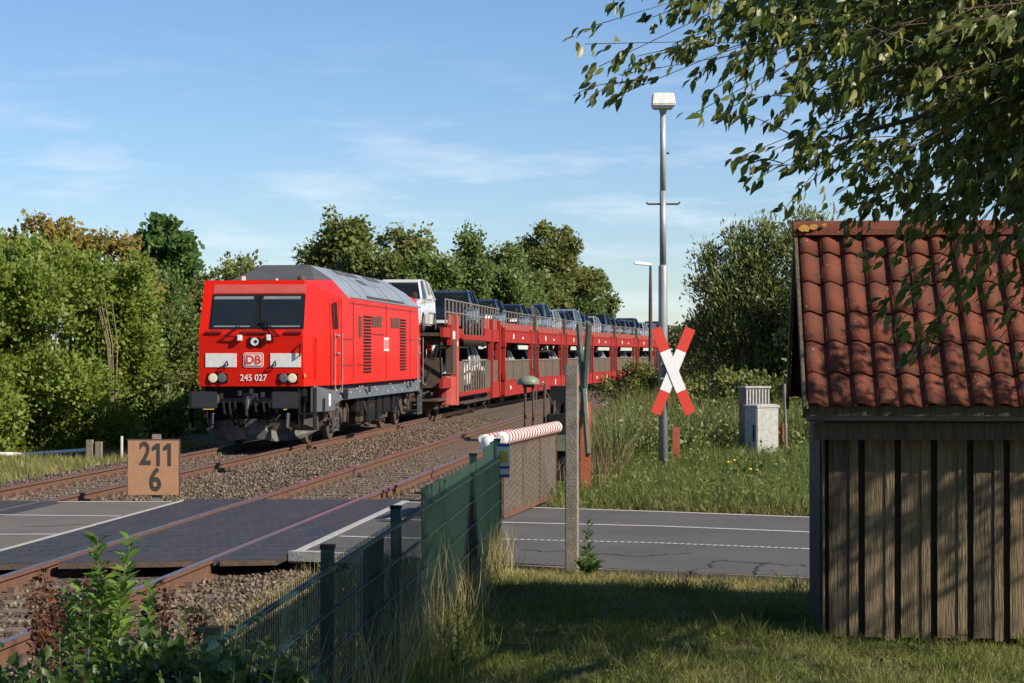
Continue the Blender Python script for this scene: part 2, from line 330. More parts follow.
# ------------------------------------------------------------------ tracks
RAILP = [(-.036,0),(-.036,-.035),(-.009,-.045),(-.009,-.145),(-.07,-.16),(-.07,-.172),(.07,-.172),(.07,-.16),(.009,-.145),(.009,-.045),(.036,-.035),(.036,0)]
def rail(parent, cx, y0, y1, steps):
    for part, prof, m in (('rail', RAILP, M['rust']), ('rail_head', [(-.034, .0015), (-.034, .004), (.034, .004), (.034, .0015)], M['railtop'])):
        mb = MB(); n = len(prof)
        for y in steps:
            for x, z in prof: mb.v.append((cx + curve_off(y) + x, y, z))
        for j in range(len(steps) - 1):
            for i in range(n): a = j*n + i; b = j*n + (i+1) % n; mb.f.append((a, b, b+n, a+n))
        mb.f.append(tuple(range(n)));
        r = mb.build(part, m, parent if part == 'rail' else r)
def track(name, cx, label, steps, shiny):
    t = empty(name, (0, 0, 0), label=label, cat='railway track', kind='structure')
    for s in (-1, 1): rail(t, cx + s * .7525, 0, 0, steps)
    mb = MB(); mb.box(-1.3, 1.3, -.13, .13, -.36, -.155)
    for s in (-1, 1):
        mb.box(s*.7525 - .16, s*.7525 + .16, -.1, .1, -.155, -.145)
        for q in (-.11, .11): mb.box(s*.7525 + q - .035, s*.7525 + q + .035, -.05, .05, -.145, -.09)
    me = mb.mesh('sleeper'); k = 0; rest = MB(); y = 11.0
    while y < 230:
        x = cx + curve_off(y)
        if off_road(x, y) and not (name == 'railway_track' and cx == T1 and 48 < y < 60):
            if k < 100 and y < 110:
                o = link('sleeper', me, M['sleeper'], t); o.location = (x, y, 0); o.rotation_euler = (0, 0, -math.atan((curve_off(y+1) - curve_off(y))))
                k += 1
            else: rest.add([(v[0] + x, v[1] + y, v[2]) for v in mb.v], mb.f)
        y += .6
    tag(rest.build('sleepers', M['sleeper'], t), kind='stuff')
    return t
steps = [-40, 0, 60] + lin(66, 330, 3) + [400]
track('railway_track', T1, 'rusty brown far track carrying the red train', steps, False)
track('railway_track', T2, 'empty near track with shiny rail heads beside the fence', steps, True)
# ------------------------------------------------------------------ road
def asphalt(name, c, c2, grain=90):
    m, nt, b = nodes(name); N, L = nt.nodes, nt.links
    t = N.new('ShaderNodeTexCoord'); n = N.new('ShaderNodeTexNoise'); n.inputs['Scale'].default_value = .8; n.inputs['Detail'].default_value = 8; n.inputs['Roughness'].default_value = .7
    g = N.new('ShaderNodeTexNoise'); g.inputs['Scale'].default_value = grain; g.inputs['Detail'].default_value = 3
    for q in (n, g): L.new(t.outputs['Object'], q.inputs['Vector'])
    r = N.new('ShaderNodeValToRGB'); r.color_ramp.elements[0].position = .35; r.color_ramp.elements[1].position = .68; r.color_ramp.elements[0].color = c4(c); r.color_ramp.elements[1].color = c4(c2)
    mx = N.new('ShaderNodeMixRGB'); mx.blend_type = 'OVERLAY'; mx.inputs[0].default_value = .8
    L.new(n.outputs[0], r.inputs[0]); L.new(r.outputs[0], mx.inputs[1]); L.new(g.outputs[0], mx.inputs[2]); L.new(mx.outputs[0], b.inputs['Base Color'])
    b.inputs['Roughness'].default_value = .85; bp = N.new('ShaderNodeBump'); bp.inputs['Strength'].default_value = .5; bp.inputs['Distance'].default_value = .01
    L.new(g.outputs[0], bp.inputs['Height']); L.new(bp.outputs[0], b.inputs['Normal']); return m
M['asphalt'] = asphalt('asphalt', (.066, .064, .062), (.096, .092, .085)); M['asphalt_old'] = asphalt('asphalt_pale', (.1, .092, .08), (.14, .127, .105))
M['panel'] = mat('crossing_panel', (.028, .028, .034), .62, (.052, .045, .042), 2.2, bump=.25, bscale=90, stretch=(2.5, .35, 1)); M['paint'] = mat('road_paint', (.5, .49, .46), .7, (.22, .21, .195), 22, amt=(.45, .75))
def sheet(name, x0, x1, z, m, lo=None, hi=None, th=.08, n=10, kind='structure'):
    mb = MB(); xs = [x0 + (x1 - x0) * i / n for i in range(n + 1)]
    lo = lo or (lambda x: ypoly(NP_, x)); hi = hi or (lambda x: ypoly(FP, x))
    for x in xs: mb.v += [(x, lo(x), z), (x, hi(x), z), (x, lo(x), z - th), (x, hi(x), z - th)]
    for i in range(n):
        a = 4 * i; b = a + 4; mb.f += [(a, b, b+1, a+1), (a+2, a+3, b+3, b+2), (a, a+2, b+2, b), (a+1, b+1, b+3, a+3)]
    mb.f += [(0, 1, 3, 2), (4*n, 4*n+2, 4*n+3, 4*n+1)]
    return tag(mb.build(name, m), kind=kind)
sheet('road', -4.38, 16, -.004, M['asphalt'], n=60)
sheet('road', -9.02, -7.46, -.004, M['asphalt_old']); sheet('road', -60, -11.9, -.03, M['asphalt_old'], n=20)
# rubber crossing panels: outer, middle and between the rails, a groove left at each rail
pn = empty('level_crossing_panels', (0, 0, 0), label='dark grey crossing panels filling the road around the near and far tracks', cat='level crossing', kind='structure')
plo = lambda x: 20.6 + .28 * (x + 5) ; phi = lambda x: ypoly(FP, x) + (.35 if x > -8 else 0)
for cx in (T1, T2):
    e0 = -11.85 if cx == T1 else -7.44; e1 = -9.04 if cx == T1 else -4.42
    l2 = plo if cx == T2 else (lambda x: ypoly(NP_, x))
    r0, r1 = cx - .7525, cx + .7525
    for a, b in ((e0, r0 - .04), (r0 + .1, cx - .004), (cx + .004, r1 - .1), (r1 + .04, e1)):
        y = max(l2(a), l2(b)); k = 0
        o = sheet('crossing_panel', a, b, .0 - .002, M['panel'], l2, phi, th=.06, n=4); o.parent = pn; del o['kind']
# rows of small sockets across the panels
rowm = MB()
for k in range(22):
    for a_, b_ in ((-7.4, -6.7), (-6.42, -5.9), (-5.78, -5.2), (-4.98, -4.5)):
        x_ = a_
        while x_ < b_:
            y_ = 21.0 + k*.45 + .1*(x_ + 6)
            if plo(x_) + .1 < y_ < phi(x_) - .1: rowm.add([(x_, y_, 0), (x_ + .06, y_, 0), (x_ + .06, y_ + .022, 0), (x_, y_ + .022, 0)], [(0,1,2,3)])
            x_ += .11
M['tar'] = mat('tar_seam', (.016, .016, .017), .8)
rowm.build('panel_sockets', M['tar'], pn)
def stripe(px0, py0, px1, py1, w0=.12, z=0.001, dash=None):
    a, b = gr(px0, py0), gr(px1, py1); d = (b - a); Ln = d.length; d.normalize(); q = Vector((-d.y, d.x, 0)) * w0 / 2; mb = MB()
    segs = [(0, Ln)] if not dash else [(t, min(t + dash[0], Ln)) for t in np.arange(0, Ln, dash[1])]
    for s, e in segs: mb.add([a + d*s - q, a + d*e - q, a + d*e + q, a + d*s + q], [(0, 1, 2, 3)])
    mb.v = [(x, y, z) for x, y, _ in mb.v]; return tag(mb.build('road_marking', M['paint']), kind='structure')
for a, b, c, d in ((405,501.9,447,503),(447,503,507,506.6),(507,506.6,660,511.5),(660,511.5,806,517),(806,517,1040,526),(58,501.6,171,501.7)): stripe(a, b, c, d)
for a, b, c, d in ((507,522.3,660,526),(660,526,806,531.7),(806,531.7,1040,541),(376.7,517.8,436,520.8),(436,520.8,507,522.3),(-80,514,121,516)): stripe(a, b, c, d, .11)
for a, b, c, d in ((507,539,660,542.8),(660,542.8,806,548.6),(806,548.6,1040,558)): stripe(a, b, c, d, .1, dash=(.05, .075))
stripe(340,536,385.5,537.7,.1); stripe(385.5,537.7,507,539,.1); stripe(-60,534.4,58,534,.1)
rk = random.Random(12)
def crack(px, py, ex, ey, n=9, w=.02):
    a, b = gr(px, py), gr(ex, ey); P = [a.lerp(b, i/n) + Vector((rk.uniform(-.09,.09), rk.uniform(-.09,.09), 0)) * (0 < i < n) for i in range(n+1)]; d = (b-a).normalized(); q = Vector((-d.y, d.x, 0)); mb = MB()
    for i, p in enumerate(P): ww = w * rk.uniform(.3, 1); mb.v += [tuple(p - q*ww)[:2] + (-.0015,), tuple(p + q*ww)[:2] + (-.0015,)]
    mb.f = [(2*i, 2*i+2, 2*i+3, 2*i+1) for i in range(n)]; return tag(mb.build('road_crack', M['tar']), kind='structure')
for c in ((690,574,726,560),(726,560,806,566),(755,574,770,562),(520,549,640,556),(640,556,690,553),(430,531,500,533),(20,526,110,524),(300,548,360,547)): crack(*c)
edge_shadow = MB()
for a_, b_ in ((-7.44, T2 - .85), (T2 - .65, T2 + .65), (T2 + .86, -4.42)): y_ = max(20.6 + .28*(a_+5), 0) ; edge_shadow.bar((a_, 20.6 + .28*(a_+5) - .02, -.04), (b_, 20.6 + .28*(b_+5) - .02, -.04), .03, .05)
tag(edge_shadow.build('panel_edge_shadow', M['iron']), kind='structure')  # dark bars added for the shadow along the panels' near edge
# pale kerb stones against the panels and at the road's near corner
kb = MB()
kb.prism([(-4.42, -.1), (-4.42, .004), (-4.33, .004), (-4.33, -.1)], 'y', 21.3, ypoly(FP, -4.4))
kb.prism([(-7.5, -.1), (-7.5, .003), (-7.45, .003), (-7.45, -.1)], 'y', 21, ypoly(FP, -7.5))
tag(kb.build('kerb', M['concrete2']), kind='structure')
a, b = gr(291, 553.5), gr(385, 556.5); kb = MB().bar((a.x, a.y, -.02), (b.x, b.y, -.02), .13, .1); tag(kb.build('kerb', M['concrete2']), kind='structure')
a, b = gr(506, 563.5), gr(1100, 588); kb = MB().bar((a.x, a.y, -.05), (b.x, b.y, -.05), .1, .08); tag(kb.build('kerb', M['concrete'],), kind='structure')
# ------------------------------------------------------------------ the locomotive (local y = 0 at its front, front faces -Y)
LY = 44.75
loco = empty('diesel_locomotive', (T1, LY, 0), label='red diesel locomotive with white panels and grey roof at the head of the train', cat='locomotive')
def face(mb, pts): mb.add(pts, [tuple(range(len(pts)))])
LL = 17.5
def both(mb, pts):                        # a face and its mirror image
    face(mb, pts); face(mb, [(-x, y, z) for x, y, z in pts][::-1])
def cab(mb, m):                           # m maps local y (mirrors it for the rear cab)
    F0 = (1.15, m(.06), 1.33); F1 = (1.14, m(0), 2.45); F2 = (1.1, m(.38), 3.63); Q0 = (1.49, m(2.3), 1.33); Q1 = (1.49, m(2.3), 2.45); Q2 = (1.49, m(2.6), 3.33); B0 = (1.49, m(3.6), 3.33); B1 = (1.1, m(3.65), 3.75)
    n = lambda p: (-p[0], p[1], p[2])
    face(mb, [F0, F1, n(F1), n(F0)]); face(mb, [F1, F2, n(F2), n(F1)])
    both(mb, [F0, Q0, Q1, F1]); both(mb, [F1, Q1, Q2, F2]); both(mb, [F2, Q2, B0]); both(mb, [F2, B0, B1])
    C1 = (1.1, m(3.65), 3.75); face(mb, [F2, C1, n(C1), n(F2)])
    both(mb, [Q0, (1.49, m(3.6), 1.33), B0, Q2, Q1]); both(mb, [n(F0), F0, (1.49, m(3.6), 1.33), n((1.49, m(3.6), 1.33))][:0] or [F0, Q0, (1.49, m(3.6), 1.33), (0, m(3.6), 1.33), (0, m(.06), 1.33)])
mb = MB(); cab(mb, lambda y: y); cab(mb, lambda y: LL - y)
both(mb, [(1.49, 3.6, 1.33), (1.49, LL-3.6, 1.33), (1.49, LL-3.6, 3.33), (1.49, 3.6, 3.33)])
face(mb, [(-1.49, 3.6, 1.33), (1.49, 3.6, 1.33), (1.49, LL-3.6, 1.33), (-1.49, LL-3.6, 1.33)])
body = mb.build('body', M['train_red'], loco)
mb = MB()
z0, z1, z2 = 3.33, 3.752, 4.1
def rp(x, y, z): return (x, y, z)
for s in (1, -1):
    a0, a1, a2 = (s*1.492, 3.62, z0), (s*1.102, 3.64, z1), (s*.56, 3.75, z2); b0, b1, b2 = (s*1.492, LL-2.0, z0), (s*1.102, LL-2.5, z1), (s*.56, LL-2.9, z2)
    face(mb, [a0, b0, b1, a1]); face(mb, [a1, b1, b2, a2])
face(mb, [(-.56, 3.75, z2), (.56, 3.75, z2), (.56, LL-2.9, z2), (-.56, LL-2.9, z2)]); face(mb, [(-1.1, LL-2.5, z1), (1.1, LL-2.5, z1), (.56, LL-2.9, z2), (-.56, LL-2.9, z2)])
roof = mb.build('roof', M['roof_grey'], loco)
face_ = MB(); face(face_, [(-1.1, 2.5, 3.712), (1.1, 2.5, 3.712), (1.1, 3.66, 3.76), (.56, 3.76, 4.103), (-.56, 3.76, 4.103), (-1.1, 3.66, 3.76)][::1]) if False else (face(face_, [(-.95, 2.3, 3.706), (.95, 2.3, 3.706), (.56, 3.755, 4.104), (-.56, 3.755, 4.104)]), face(face_, [(.95, 2.3, 3.706), (1.1, 3.645, 3.754), (.56, 3.755, 4.104)]), face(face_, [(-.95, 2.3, 3.706), (-.56, 3.755, 4.104), (-1.1, 3.645, 3.754)]))
face_.build('roof_end', M['roof_shade_grille'], roof)  # shade of the grazing light put into this slope's dark colour
# slope helper: point on the near roof slope
def slope(y, t, e=.012): return Vector((1.49 - .39*t/.45 + e*.7, y, 3.33 + .42*t/.45 + e*.7)) if t < .45 else Vector((1.1 - .54*(t-.45)/.55 + e*.5, y, 3.752 + .348*(t-.45)/.55 + e*.85))
mb = MB()
for y0, y1, t0, t1 in ((6.2, 6.9, .78, .97), (7.2, 9.0, .78, .97), (10.6, 12.6, .78, .97)):
    mb.add([slope(y0,t0), slope(y1,t0), slope(y1,t1), slope(y0,t1)], [(0,1,2,3)])
mb.add([slope(7.9,.47), slope(8.8,.47), slope(8.8,.68), slope(7.9,.68)], [(0,1,2,3)])
mb.build('roof_grille', M['roof_shade_grille'], roof)
mb = MB()
for y in (5.6, 7.05, 9.3, 10.3, 13.0): mb.bar(slope(y, .04), slope(y, .449), .025, .012); mb.bar(slope(y, .45), slope(y, .98), .025, .012)
mb.bar(slope(9.1, .5), slope(10.6, .5), .05, .03); mb.bar(slope(4.0, .02), slope(15.3, .02), .05, .03)
mb.build('roof_seam', M['roof_grey'], roof)
mb = MB()
for k in range(46): y = 6.6 + k * .13; mb.bar(slope(y, .05, .02), slope(y, .11, .02), .06, .02)
mb.build('roof_louvre', M['roof_shade_grille'], roof)
# grey frame band along the sides
mb = MB()
for s in (1, -1):
    poly = [(.7, .76), (2.1, .76), (2.1, .9), (2.7, .98), (14.9, .98), (15.3, .9), (15.5, .76), (LL-.6, .76), (LL-.6, 1.34), (.7, 1.34)]
    X = [1.15 + .34 * min(1, (min(y, LL-y) - .06)/2.24) if min(y, LL-y) < 2.3 else 1.49 for y, _ in poly]
    P = [(y, z) for y, z in poly]
    n0 = len(mb.v); out_ = [(s*(x+.006), y, z) for x, (y, z) in zip(X, P)]; inn = [(s*(x-.07), y, z) for x, (y, z) in zip(X, P)]
    mb.add(out_ + inn, [tuple(range(10)), tuple(range(10, 20))[::-1]] + [(i, (i+1) % 10, (i+1) % 10 + 10, i + 10) for i in range(10)])
band = mb.build('frame_band', M['train_grey'], loco)
def side(name, rects, m, parent, x=1.497, th=.012):     # plates on the near side, (y0, y1, z0, z1)
    mb = MB()
    for y0, y1, a, b in rects: mb.box(x - .01, x + th, y0, y1, a, b)
    return mb.build(name, m, parent)
def sy(px, X=T1+1.49):                    # local y of the near side seen in column px
    t = (px - 512) / FPX; return -X * (math.cos(YAW) + t * math.sin(YAW)) / (math.sin(YAW) - t * math.cos(YAW)) - LY
def sz(px, py):
    y = sy(px) + LY; D = -(T1 + 1.49) * math.sin(YAW) + y * math.cos(YAW); return hz(py, D)
slats = lambda y0, y1, a, b, n: [(y0, y1, a + (b-a)*k/n, a + (b-a)*(k+.5)/n) for k in range(n)]
for p0, p1, ya, yb, n in ((363.6, 370.7, 372.7, 314.5, 18), (400, 405.5, 370, 318, 18)):
    y0, y1 = sy(p0), sy(p1); za, zb = sz((p0+p1)/2, ya), sz((p0+p1)/2, yb)
    side('louvre', slats(y0, y1, za, zb, n), M['black'], body)
for p0, p1, ya, yb in ((358.8, 361.2, 337, 316), (372, 375.8, 327, 316.5), (377, 381, 327, 316.5), (391, 394.5, 328, 318), (395.8, 399, 328, 318)):
    y0, y1 = sy(p0), sy(p1); za, zb = sz((p0+p1)/2, ya), sz((p0+p1)/2, yb); side('small_grille', [(y0, y1, za, zb)], M['iron'], body)
M['red_dark'] = mat('red_groove', (.22, .008, .006), .6)
gv = [(sy(p), sy(p) + .045, 1.4, 3.28) for p in (333.5, 341, 353, 386, 410, 420)] + [(3.75, 14.6, 3.2, 3.225)]
gv += [(a, b, z, z + .03) for a, b, z in ((sy(342), sy(353), 2.35), (sy(342), sy(353), 1.75), (sy(357), sy(363), 1.75), (sy(372), sy(384), 2.5), (sy(407), sy(414), 2.4))]
side('panel_joint', gv, M['red_dark'], body, th=.002)
mb = MB()
for px in (336.5, 418): 
    for z in (2.05, 2.45): mb.bar((1.53, sy(px) - .1, z), (1.53, sy(px) + .18, z), .03)
for px in (334, 341, 416.5, 422):
    mb.tube([(1.52, sy(px), 1.15), (1.52, sy(px), 2.5)], .012, 6)
mb.build('handrail', M['galv'], body)
# side cab window on the tapered flank
def flank(y, z, e=.01):
    t = (y - .06) / 2.24 if z < 2.45 else (y - (0 + (z-2.45)/1.18*.38)) / (2.3 + (z-2.45)/.88*.3 - (z-2.45)/1.18*.38)
    x0 = 1.15 - .08 * max(0, z-2.45)/1.18; return (x0 + (1.49 - x0) * t + e, y - e*.2, z)
mb = MB(); q = [flank(1.95, 2.6), flank(2.25, 2.6), flank(2.25, 3.2), flank(1.95, 3.16)]; mb.add(q + [(x-.06, y, z) for x, y, z in q], [(0,1,2,3), (7,6,5,4), (0,4,5,1), (1,5,6,2), (2,6,7,3), (3,7,4,0)])
mb.v = [(x + .02, y, z) for x, y, z in mb.v]; mb.build('side_window', M['black'], body)
mb = MB(); mb.bar(flank(.75, 1.45, .03), flank(.75, 2.4, .03), .025); mb.bar(flank(2.28, 1.35, .015), flank(2.45, 3.25, .015), .02); mb.build('handrail', M['train_red'], body)
# ---- front face: sloped panes
def ff(px, py, e=.01):                    # a point on the front seen at (px, py)
    z = HC + (353 - py) / 46.1
    y = .06 - .06 * (z - 1.33) / 1.12 if z < 2.45 else .38 * (z - 2.45) / 1.18
    D = -T1 * math.sin(YAW) + (LY + y) * math.cos(YAW); z = hz(py, D)
    t = (px - 512) / FPX; Y = LY + y; X = Y * (t * math.cos(YAW) - math.sin(YAW)) / (math.cos(YAW) + t * math.sin(YAW))
    return Vector((X - T1, y - e, z))
def plate(name, quads, m, parent, e=.012, th=.03, bevel=0):
    mb = MB()
    for q in quads:
        a = [ff(x, y, e) for x, y in q]; n = len(a)
        mb.add(a + [p + Vector((0, th, 0)) for p in a], [tuple(range(n)), tuple(range(n, 2*n))[::-1]] + [(i, (i+1) % n, (i+1) % n + n, i + n) for i in range(n)])
    return mb.build(name, m, parent, bevel=bevel)
rq = lambda x0, y0, x1, y1: [(x0, y1), (x1, y1), (x1, y0), (x0, y0)]
OX = ff(253, 370).x; 
plate('window_frame', [[(209, 329), (303.5, 329), (305.5, 294), (213, 294)]], M['black'], body, .01)
for q in ([(211, 327.3), (255, 327.3), (256.3, 295.8), (214.5, 295.8)], [(260.5, 327.3), (302, 327.3), (303.8, 295.8), (261, 295.8)]):
    w = plate('windscreen', [q], M['glass_dark'], body, .02)
    plate('sun_blind', [[(q[0][0] + 3, 299.2), (q[1][0] - 1, 299.2), (q[1][0] - 1, 296.3), (q[0][0] + 4, 296.3)]], M['blind'], w, .024, .02)
plate('sun_blind', [rq(214, 325.6, 250, 327), rq(264, 325.6, 300, 327)], M['blind'], body, .024, .02)
M['red_pale'] = mat('header_red', (.5, .09, .07), .5, (.42, .06, .05), 3)
plate('header_panel', [[(213.5, 293), (305, 293), (306, 284.5), (214.5, 284.5)]], M['red_pale'], body, .008)
plate('front_panel', [rq(205.6, 353.3, 236.6, 367.2)], M['white'], body, .014); plate('front_panel', [rq(270.4, 353.3, 301, 367.2)], M['white'], body, .014)
# emblem: rounded outline, white field, red letters
def rrect(x0, y0, x1, y1, r): 
    o = []
    for cx, cy, a0 in ((x1-r, y0+r, -90), (x1-r, y1-r, 0), (x0+r, y1-r, 90), (x0+r, y0+r, 180)):
        for k in range(5): a = R(a0 + 22.5*k); o.append((cx + r*math.cos(a), cy + r*math.sin(a)))
    return o[::-1]
em = plate('emblem', [rrect(243.4, 352.6, 263.6, 367.4, 2.6)], M['white'], body, .014); plate('emblem_ring', [rrect(244.2, 353.4, 262.8, 366.6, 2.2)], M['signred'], em, .018, .006); plate('emblem_field', [rrect(245.3, 354.5, 261.7, 365.5, 1.4)], M['signwhite'], em, .022, .006)
p = ff(253.5, 360.0, .026); text_mesh('emblem_letters', 'DB', .25, M['signred'], em, p, (R(90), 0, 0), 1.05, .008, .002)
p = ff(253.5, 378, .012); text_mesh('running_number', '245 027', .2, M['signwhite'], body, p, (R(90), 0, 0), .9, .001, .002)
for x0, on in ((208, 1), (278.5, 0)):
    h = plate('headlight_housing', [rq(x0, 373.4, x0 + 19.6, 382.8)], M['black'], body, .02)
    for k, px in enumerate((x0 + 5.3, x0 + 14.2)):
        lit = (k == 0) == bool(on); c = ff(px, 378, .03); mb = MB(); m2 = wheel_mb((0, 0, 0), .098, .03, n=20, prof=[(.098, -.015), (.098, .01), (.07, .018)])
        m2.v = [(y, x * -1, z) for x, y, z in m2.v]; m2.v = [(c.x + x, c.y + y, c.z + z) for x, y, z in m2.v]
        m2.build('headlight', M['lampon'] if lit else M['train_grey'], h)
h = plate('top_light_housing', [rq(249, 337.4, 260.8, 345.8)], M['black'], body, .03)
def disc(name, px, py, r, m, parent, e=.04):
    c = ff(px, py, e); mb = MB(); mb.add([(c.x + r*math.cos(R(18*k)), c.y, c.z + r*math.sin(R(18*k))) for k in range(20)] + [(c.x + r*math.cos(R(18*k)), c.y + .03, c.z + r*math.sin(R(18*k))) for k in range(20)], [tuple(range(20))] + [(k, (k+1) % 20, (k+1) % 20 + 20, k+20) for k in range(20)]); return mb.build(name, m, parent)
disc('headlight', 255, 341.6, .088, M['headlight'], h); disc('lens', 256, 341.6, .035, M['black'], h, .045)
mb = MB()
for px, py in ((240.2, 337.6), (269.2, 337.4)): c = ff(px, py, .08); mb.box(c.x-.045, c.x+.045, c.y-.02, c.y+.09, c.z-.07, c.z+.06)
mb.build('wiper_motor', M['white'], body, bevel=.01)
for (a, b, c_) in (((239.5, 337), (225, 336), (238, 326)), ((270.5, 336), (278, 337), (263, 320))):
    mb = MB(); pa, pb, pc = ff(*a, .07), ff(*b, .07), ff(*c_, .08); mb.bar(pa, pb, .022); mb.bar(pb, pc, .03, .02); mb.bar(pb + Vector((.05,0,0)), pc + Vector((.06, 0, 0)), .02); mb.build('wiper', M['black'], body)
mb = MB()
for x0, x1, y in ((206.5, 222, 332), (242, 268, 332), (286, 302, 332)): mb.bar(ff(x0, y, .035), ff(x1, y, .035), .04, .05)
mb.build('foot_rail', M['red_dark'], body)
mb = MB()
for x, y in ((224.5, 366), (272.6, 366)): mb.tube([ff(x, y+3.5, .02), ff(x, y, .09), ff(x+3.5, y-5, .09), ff(x+3.5, y-1, .02)], .016, 6)
mb.tube([ff(300.5, 355, .02), ff(300.5, 355, .08), ff(301, 344, .08), ff(301, 344, .02)], .018, 6); mb.build('grab_handle', M['black'], body)
plate('side_marker', [rq(306.2 - 2, 374, 306.2 - .6, 377)], M['yellow'], body, .02)
MB().box(-.34, -.27, .62, .68, 3.6, 3.73).build('aerial', M['white'], body); MB().box(.42, .46, .62, .66, 3.6, 3.68).build('aerial', M['white'], body)
mb = MB(); mb.tube([(.86, 1.3, 3.6), (.86, 1.3, 3.73), (.86, 1.3, 3.77)], [.1, .1, .05], 12); mb.build('horn', M['iron'], body, smooth=True)
mb = MB(); mb.tube([(-.75, 1.0, 3.6), (-.75, 1.0, 3.74)], [.07, .05], 10); mb.build('horn', M['black'], body)
# small emblem and lettering on the near side
y0, y1 = sy(384), sy(388.5); z0_, z1_ = sz(386, 351), sz(386, 337.6)
se = side('emblem', [(y0, y1, z0_, z1_)], M['white'], body, th=.008); side('emblem_field', [(y0 + .05, y1 - .05, z0_ + .05, z1_ - .05)], M['signred'], se, th=.012)
t = text_mesh('emblem_letters', 'DB', .19, M['white'], se, (1.512, (y0+y1)/2, (z0_+z1_)/2), (R(90), R(90), R(90)), 1, .006, .001); t.rotation_euler = (R(90), R(-90), R(90))
mb = MB(); rr = random.Random(3)
for k in range(26): y = rr.uniform(1.6, 16.4); z = rr.choice((1.06, 1.13, 1.2, 1.24)); w = rr.uniform(.04, .16); mb.box(1.49, 1.499, y, y + w, z, z + .018)
mb.box(1.49, 1.5, 1.15, 1.35, .88, 1.15); mb.build('marking', M['white'], band)
for q in ((2.95, 3.5, .99, 1.22), (6.4, 6.65, 1.08, 1.26), (13.2, 13.45, 1.1, 1.25)): side('hatch', [q], M['black'], band, th=.006)
# buffers, hoses, coupling, steps and plough under the front
mb = MB(); mb.box(-1.12, 1.12, .22, .6, .95, 1.325); mb.box(-1.05, 1.05, .45, 1.3, .5, .97); mb.build('buffer_beam', M['black'], loco, bevel=.02)
for end, s in ((0, -1), (LL, 1)):
    for x in (-.875, .875):
        mb = MB(); y = end + s * .62; mb.box(x - .29, x + .29, min(y, y - s*.06), max(y, y - s*.06), .86, 1.23); bp_ = mb.build('buffer_plate', M['buffer'], loco, bevel=.025)
        MB().tube([(x, end + s*.57, 1.05), (x, end, 1.05), (x, end - s*.1, 1.05)], [.1, .13, .17], 14).build('buffer_sleeve', M['iron'], bp_)
        if s < 0: MB().box(x - .02 if x > 0 else x, x + .05 if x > 0 else x + .22, -.66, -.62, .845, .862).build('yellow_mark', M['yellow'], bp_)
mb = MB(); mb.tube([(0, .05, 1.05), (0, -.28, 1.03), (0, -.4, .85)], .05, 10); mb.tube([(0, -.28, 1.1), (0, -.42, 1.0), (0, -.4, .72), (0, -.3, .7)], .035, 8); mb.box(-.14, .14, -.12, .1, .92, 1.18); mb.build('screw_coupling', M['buffer'], loco)
mb = MB()
for x, zb in ((-.42, .5), (-.3, .45), (.32, .52), (.45, .6), (-.55, .7), (.14, .66)): mb.tube([(x, .02, 1.0), (x, -.22, .98), (x + .05, -.3, .75), (x + .12, -.2, zb), (x + .2, -.05, zb + .12)], .028, 8)
mb.build('brake_hose', M['black'], loco)
mb = MB()
for x, y, z in ((-.42, .0, 1.02), (-.62, -.05, 1.12), (.6, -.05, .8), (.3, -.1, 1.15), (-.2, -.1, 1.18), (.05, -.1, 1.22)): mb.box(x-.03, x+.03, y-.12, y, z-.05, z+.06)
mb.build('valve', M['buffer'], loco)
for x in (-1.2, 1.2):
    mb = MB(); mb.box(x - .16, x + .16, .05, .42, .38, .42); mb.box(x - .16, x + .16, .05, .4, .72, .76); mb.box(x - .17, x - .15, .05, .4, .38, 1.3); mb.box(x + .15, x + .17, .05, .4, .38, 1.3); mb.build('cab_step', M['black'], loco)
    mb = MB(); s_ = 1 if x > 0 else -1; mb.tube([(x - s_*.38, -.02, .75), (x - s_*.38, -.1, .45), (x - s_*.28, -.1, .4)], .05, 8); mb.build('valve', M['buffer'], loco)
mb = MB()      # plough: two shield halves leaning back, with a notch in the middle
for s in (-1, 1):
    a = [(s*.12, .1, .2), (s*.12, .02, .62), (s*.55, .1, .62), (s*.95, .4, .56), (s*1.28, 1.0, .66), (s*1.28, 1.15, .36), (s*.95, .55, .16), (s*.5, .2, .14)]
    b = [(x*.98, y + .05, z) for x, y, z in a]; mb.add(a + b, [tuple(range(8)), tuple(range(8, 16))[::-1]] + [(i, (i+1) % 8, (i+1) % 8 + 8, i + 8) for i in range(8)])
mb.box(-.2, .2, .12, .3, .3, .62); mb.build('plough', M['plough'], loco)
# running gear
for yc in (3.6, LL - 3.6):
    bg_ = MB(); 
    for s in (-1, 1):
        bg_.box(s*1.05 - .06, s*1.05 + .06, yc - 1.9, yc + 1.9, .55, .78); bg_.box(s*1.05 - .07, s*1.05 + .07, yc - .5, yc + .5, .38, .6)
        for q in (-1.3, 1.3): bg_.box(s*1.1 - .09, s*1.1 + .09, yc + q - .2, yc + q + .2, .42, .8)
        bg_.tube([(s*1.18, yc - .9, .7), (s*1.2, yc - .4, .38), (s*1.2, yc + .3, .36)], .035, 8); bg_.tube([(s*1.15, yc + .5, .95), (s*1.15, yc + .5, .5)], .09, 10); bg_.tube([(s*1.15, yc - .5, .95), (s*1.15, yc - .5, .5)], .09, 10)
    bg_.box(-1, 1, yc - .4, yc + .4, .4, .8); bogie = bg_.build('bogie', M['iron'], loco)
    for q in (-1.3, 1.3):
        for s in (-1, 1):
            wheel_mb((s*.77, yc + q, .625), .625, .13, n=28, prof=[(.12, -.07), (.5, -.03), (.6, -.065), (.625, -.06), (.62, .05), (.5, .03), (.12, .08)]).build('wheel', M['iron'], bogie, smooth=False)
mb = MB(); mb.box(-1.2, 1.25, 6.6, 10.9, .3, .98); mb.build('fuel_tank', M['iron'], loco, bevel=.06)
mb = MB()
